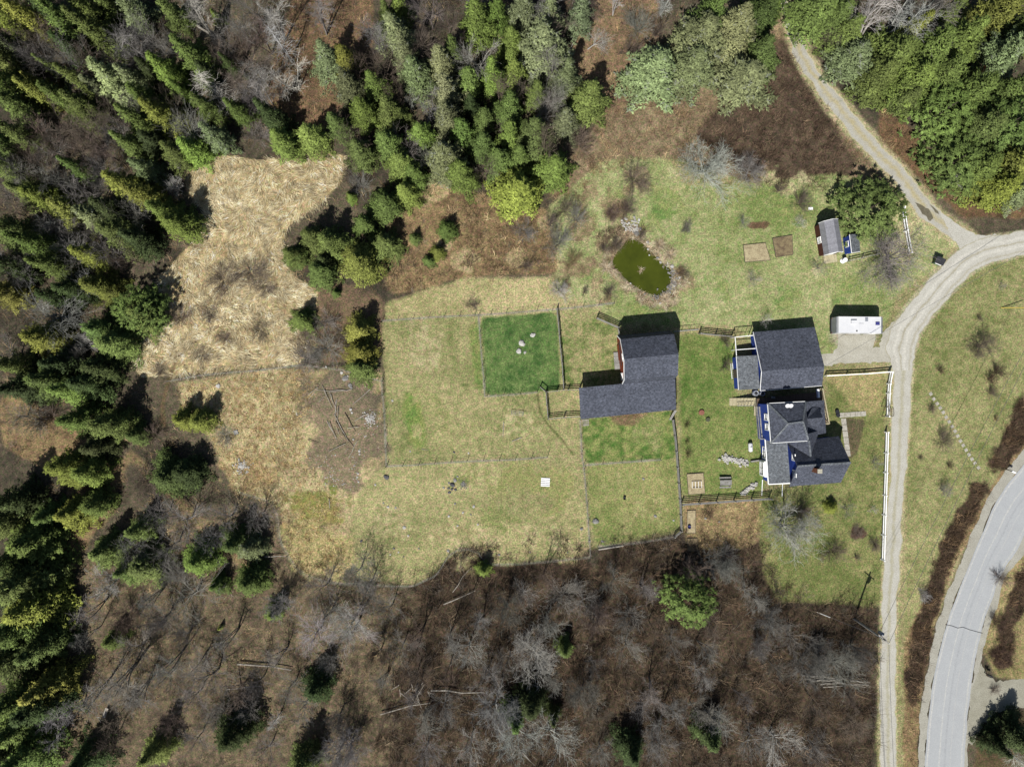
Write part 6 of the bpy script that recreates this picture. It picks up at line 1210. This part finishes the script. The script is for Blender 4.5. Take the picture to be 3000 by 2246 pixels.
fill(NW2, 8, 62, lambda x, y: conifer(x, y, tr_.uniform(2.0, 2.9), tr_.uniform(8, 11), tr_.choice((1, 1, 3, 4))))
fill(NWW, 34, 44, lambda x, y: bare(x, y, tr_.uniform(1.8, 3.2), tr_.uniform(8, 12), tr_.choice((0, 0, 2, 2)), tr_.choice(('maple', 'birch', 'maple'))))
fill(NW2, 16, 44, lambda x, y: bare(x, y, tr_.uniform(1.6, 2.8), tr_.uniform(7, 11), tr_.choice((0, 0, 2, 2)), tr_.choice(('maple', 'birch'))))
fill(LOW, 60, 66, lambda x, y: bare(x, y, tr_.uniform(1.6, 3.0), tr_.uniform(5, 9), tr_.choice((0, 0, 0, 2)), tr_.choice(('maple', 'birch', 'birch', 'apple'))))
print('SPRUCES', len([1 for a in POOL if 'spruce' in a[2]]), 'BARE', len([1 for a in POOL if a[2] == 'bare tree']))
# the two trees lying on the ground: a dead spruce and a white crown
def lying(px0, py0, px1, py1, kind, label, hue, wid, z=.6):
    A, B = G(px0, py0), G(px1, py1); (tm_, bm_), rad, hh = BARE[kind][0]; t = thing('fallen_tree', label, 'fallen tree', A + Vector((0, 0, z))); d = B - A; Ln = d.length
    t.rotation_mode = 'QUATERNION'; t.rotation_quaternion = Vector((d.x, d.y, .12 * Ln)).to_track_quat('Z', 'Y'); t.scale = (wid / rad, wid / rad, Ln / hh); cc = (*SR(*BH[hue][1], 1.25), 1)
    for nm, me in (('trunk', tm_), ('branches', bm_)): child(nm, me, t, cc)
lying(*Qp(1, 775, 488), *Qp(1, 592, 468), 'dead', 'dead grey spruce lying sideways with comb-like bare branches, above the meadow', 0, 1.5)
lying(*Qp(2, 815, 170), *Qp(2, 905, 110), 'maple', 'white leafless crown of a fallen tree in the tan clearing', 1, 2.0)
write_labels()
# ------------------------------------------------------------ stuff: straw, brush, tufts (ribbons bent over one by one)
def lookup(a, x, y):
    ix = np.clip(np.searchsorted(xs, x), 0, NX - 1); iy = np.clip(np.searchsorted(ys, y), 0, NY - 1); return a[iy, ix]
def scatter(mask, per_m2, rg):
    """random spots where mask (0..1) allows"""
    j, i = np.nonzero((mask > .02) & (np.abs(XX) < 86) & (np.abs(YY) < 66)); w = mask[j, i]; n = rg.poisson(per_m2 * STEP * STEP * w)
    j, i = np.repeat(j, n), np.repeat(i, n); return xs[i] + rg.uniform(-STEP / 2, STEP / 2, len(i)), ys[j] + rg.uniform(-STEP / 2, STEP / 2, len(i))
def ribbons(name, x, y, head, ln, rise, w, c, rg, droop=.6, label=None):
    n = len(x); z = lookup(ground_z, x, y); T_ = [0, .35, .7, 1.0]; V = []
    hx_, hy_ = np.cos(head), np.sin(head); side = np.stack([-hy_, hx_], 1)
    for t in T_:
        out = ln * np.cos(rise) * t; up_z = ln * np.sin(rise) * (t - droop * .5 * t * t); p = np.stack([x + hx_ * out, y + hy_ * out], 1); ww = (w * (1 - .75 * t) / 2)[:, None]
        V += [np.concatenate([p - side * ww, (z - .02 + up_z)[:, None]], 1), np.concatenate([p + side * ww, (z - .02 + up_z)[:, None]], 1)]
    v = np.stack(V, 1).reshape(-1, 3); b = (np.arange(n) * 8)[:, None]; f = np.stack([np.concatenate([b + 2 * k, b + 2 * k + 2, b + 2 * k + 3, b + 2 * k + 1], 1) for k in range(3)], 1).reshape(-1, 4)
    o = mesh_np(name, v, f, M['stem'], np.repeat(c, 8, 0)); return stuff(o, label)
def pick(cols, n, rg, s=.2):
    k = rg.integers(0, len(cols), n); a = np.array([SR(*c, 1.6) for c in cols])[k]; return np.clip(a * rg.normal(1, s, (n, 1)), .005, .9)
sg = np.random.default_rng(77)
flow = vnoise(5, 91, 3, .6) * 9.0
tuft = vnoise(.8, 95, 3, .7); mw = soft(MEADOW, .4, .4) * np.clip((vnoise(1.1, 97, 3, .7) - .28) * 3.2, .15, 1.4)
x, y = scatter(mw, 60, sg); n = len(x)
ribbons('meadow_grass', x, y, lookup(flow, x, y) + sg.normal(0, .45, n), sg.uniform(.5, 1.25, n), sg.uniform(.12, .8, n), sg.uniform(.03, .07, n), np.clip(pick(((228, 208, 158), (216, 194, 144), (240, 226, 182), (166, 144, 104)), n, sg) * 1.25 * np.exp((lookup(tuft, x, y) - .5) * 2.6)[:, None], .005, .85), sg, .8, 'flattened straw-coloured grass of the wet meadow')
def clumps(name, mask, per, stems, ln, rise, w, cols, label, droop=.5, spread=.25, s=.25):
    x, y = scatter(mask, per, sg); k = sg.integers(stems[0], stems[1], len(x)); cc = pick(cols, len(x), sg, s)
    sz = sg.uniform(.6, 1.3, len(x)); cc = cc * np.exp(sg.normal(0, .35, len(x)))[:, None]; sz, cc = np.repeat(sz, k), np.repeat(cc, k, 0); x, y = np.repeat(x, k), np.repeat(y, k); n = len(x)
    cc = np.clip(cc * sg.normal(1, .2, (n, 1)), .004, .9)
    return ribbons(name, x + sg.normal(0, spread, n), y + sg.normal(0, spread, n), sg.uniform(0, 6.283, n), sz * sg.uniform(*ln, n), sg.uniform(*rise, n), sg.uniform(*w, n), cc, sg, droop, label)
RB = ((92, 72, 55), (70, 54, 42), (106, 84, 64), (130, 108, 82)); GB = ((112, 103, 92), (88, 78, 67), (72, 60, 48), (130, 114, 88)); TB = ((168, 140, 96), (140, 112, 76), (118, 92, 66), (190, 164, 116))
no_road = 1 - np.clip(fl * 1.5, 0, 1)
hed = np.zeros((NY, NX))
for h_ in HEDGE: hed = np.maximum(hed, soft(h_, .8, 1.6))
patch = ct(N4, .42, .58)
clumps('undergrowth', TK * no_road * (.45 + .55 * patch), 2.2, (9, 15), (.9, 2.2), (.5, 1.4), (.03, .055), RB + GB, 'brown leafless thicket of knee-high to head-high stems')
clumps('undergrowth', B2 * no_road, 2.4, (9, 15), (.6, 1.5), (.5, 1.3), (.025, .05), RB, 'red-brown brush between pond lawn and gravel track')
clumps('undergrowth', np.clip(B1 - B2, 0, 1) * no_road * (.3 + .7 * patch), 1.6, (8, 14), (.5, 1.1), (.3, 1.1), (.03, .05), TB, 'tan brush and dead grass below the wood edge')
clumps('undergrowth', np.clip(B3 + B4, 0, 1) * no_road * (.3 + .7 * patch), 1.6, (8, 14), (.5, 1.2), (.4, 1.2), (.03, .05), TB + RB[2:], 'tan and brown brush around the small firs')
clumps('undergrowth', hed * no_road * np.clip((vnoise(1.4, 141, 3, .7) - .25) * 2.6, .1, 1.2), 6, (10, 16), (.5, 1.6), (.5, 1.45), (.025, .05), RB + TB[1:3], 'dark brown hedge-like brush along the road ditch')
wild = np.clip(1 - sum((soft(p, 1, .3) for p in ([MEADOW] + [op((380, 820), (560, 800), (700, 780), (660, 610), (850, 640), (1200, 590), (1180, 400), (1300, 250), (1700, 10), (2230, -40), (2230, 1700), (820, 1700), (900, 1250), (600, 1090), (470, 1060)),])), np.zeros((NY, NX))), 0, 1) * no_road
clumps('undergrowth', wild * (.25 + .75 * patch), 1.0, (7, 12), (.5, 1.3), (.4, 1.3), (.03, .05), TB + GB, 'mixed tan and grey undergrowth of the woods')
rough = soft(op((380, 830), (560, 805), (700, 795), (660, 900), (660, 1000), (740, 1090), (740, 1240), (640, 1235), (600, 1095), (500, 1060), (465, 960), (440, 930), (400, 900)), .8, .5)
clumps('rough_grass', rough, 5, (6, 10), (.25, .6), (.2, 1.0), (.03, .06), ((206, 176, 110), (178, 142, 84), (222, 198, 140), (140, 110, 66)), 'ochre tussocky grass of the rough field', .9, .15)
bankg = np.clip(soft([pc + (p - pc) * 1.55 for p in POND], 1.0, 1.8) - soft([pc + (p - pc) * 1.04 for p in POND], .2, .1), 0, 1)
clumps('bank_grass', bankg * np.clip((vnoise(1.6, 151, 3, .7) - .35) * 3, 0, 1.2), 9, (6, 10), (.3, .8), (.2, 1.0), (.03, .05), ((204, 184, 146), (180, 156, 116), (146, 118, 86), (222, 206, 172)), 'dry straw tufts on the pond bank', .8, .15)
verge = soft(op((1955, 1380), (2010, 1260), (2150, 1040), (2230, 900), (2230, 985), (2150, 1080), (2060, 1220), (2020, 1350), (1985, 1520), (1980, 1700), (1950, 1700)), .6, .5) * no_road
clumps('verge_grass', np.clip(verge - hed, 0, 1), 5, (5, 9), (.25, .6), (.2, 1.0), (.03, .06), TB, 'tan dead grass on the road verge', .9, .15)
pb_ = np.zeros((NY, NX))
for q_ in ((740, 280, 1010, 480), (800, 120, 1000, 230), (1090, 320, 1190, 420), (1340, 440, 1420, 540)): pb_ = np.maximum(pb_, soft([T(2, 1, q_[0], q_[1]), T(2, 1, q_[2], q_[1]), T(2, 1, q_[2], q_[3]), T(2, 1, q_[0], q_[3])], .8, 1.6))
clumps('undergrowth', pb_, 5, (8, 13), (.5, 1.2), (.2, 1.2), (.03, .05), ((120, 96, 76), (96, 76, 60), (150, 124, 96)), 'low arching brown brush at the head of the pond')
lawn_edge = soft(op((1475, 1080), (1650, 1080), (1650, 1110), (1640, 1170), (1560, 1190), (1480, 1170)), .8, .5)
clumps('rough_grass', lawn_edge, 5, (5, 9), (.3, .7), (.2, 1.0), (.03, .06), TB, 'tan dead grass in the old garden by the thicket', .9, .15)
# straw fountains of ornamental grass by the pond, and the dry plant in the water
for i, (x_, y_, r_, lb) in enumerate(((790, 330, 1.5, 'pale fountain of dry ornamental grass, upper one on the pond bank'), (890, 430, 1.6, 'pale fountain of dry ornamental grass, middle one on the pond bank'), (260, 565, 1.3, 'whitish round tuft of dry grass on the far side of the pond'), (840, 860, 1.1, 'pale dry grass tuft at the lower end of the pond'), (605, 585, .7, 'small dry spiky plant standing in the middle of the pond'), (990, 600, 1.1, 'brown dry grass tuft beside the pond pebbles'))):
    n = 150 if i != 4 else 34; o = ribbons('grass_tussock', np.full(n, 0.0) + sg.normal(0, .12, n), np.full(n, 0.0) + sg.normal(0, .12, n), sg.uniform(0, 6.283, n), r_ * sg.uniform(.6, 1.15, n), sg.uniform(.15, 1.2, n), sg.uniform(.04, .07, n), pick(((226, 208, 176), (204, 182, 146), (186, 160, 120)) if i != 5 else TB, n, sg, .15), sg, .9)
    del o['kind']; o['label'] = ''; o.location = G(1700 + x_ / 3.4, 620 + y_ / 3.4) + Vector((0, 0, -.1 if i == 4 else .02)); tag(o, lb, 'ornamental grass' if i != 4 else 'water plant')
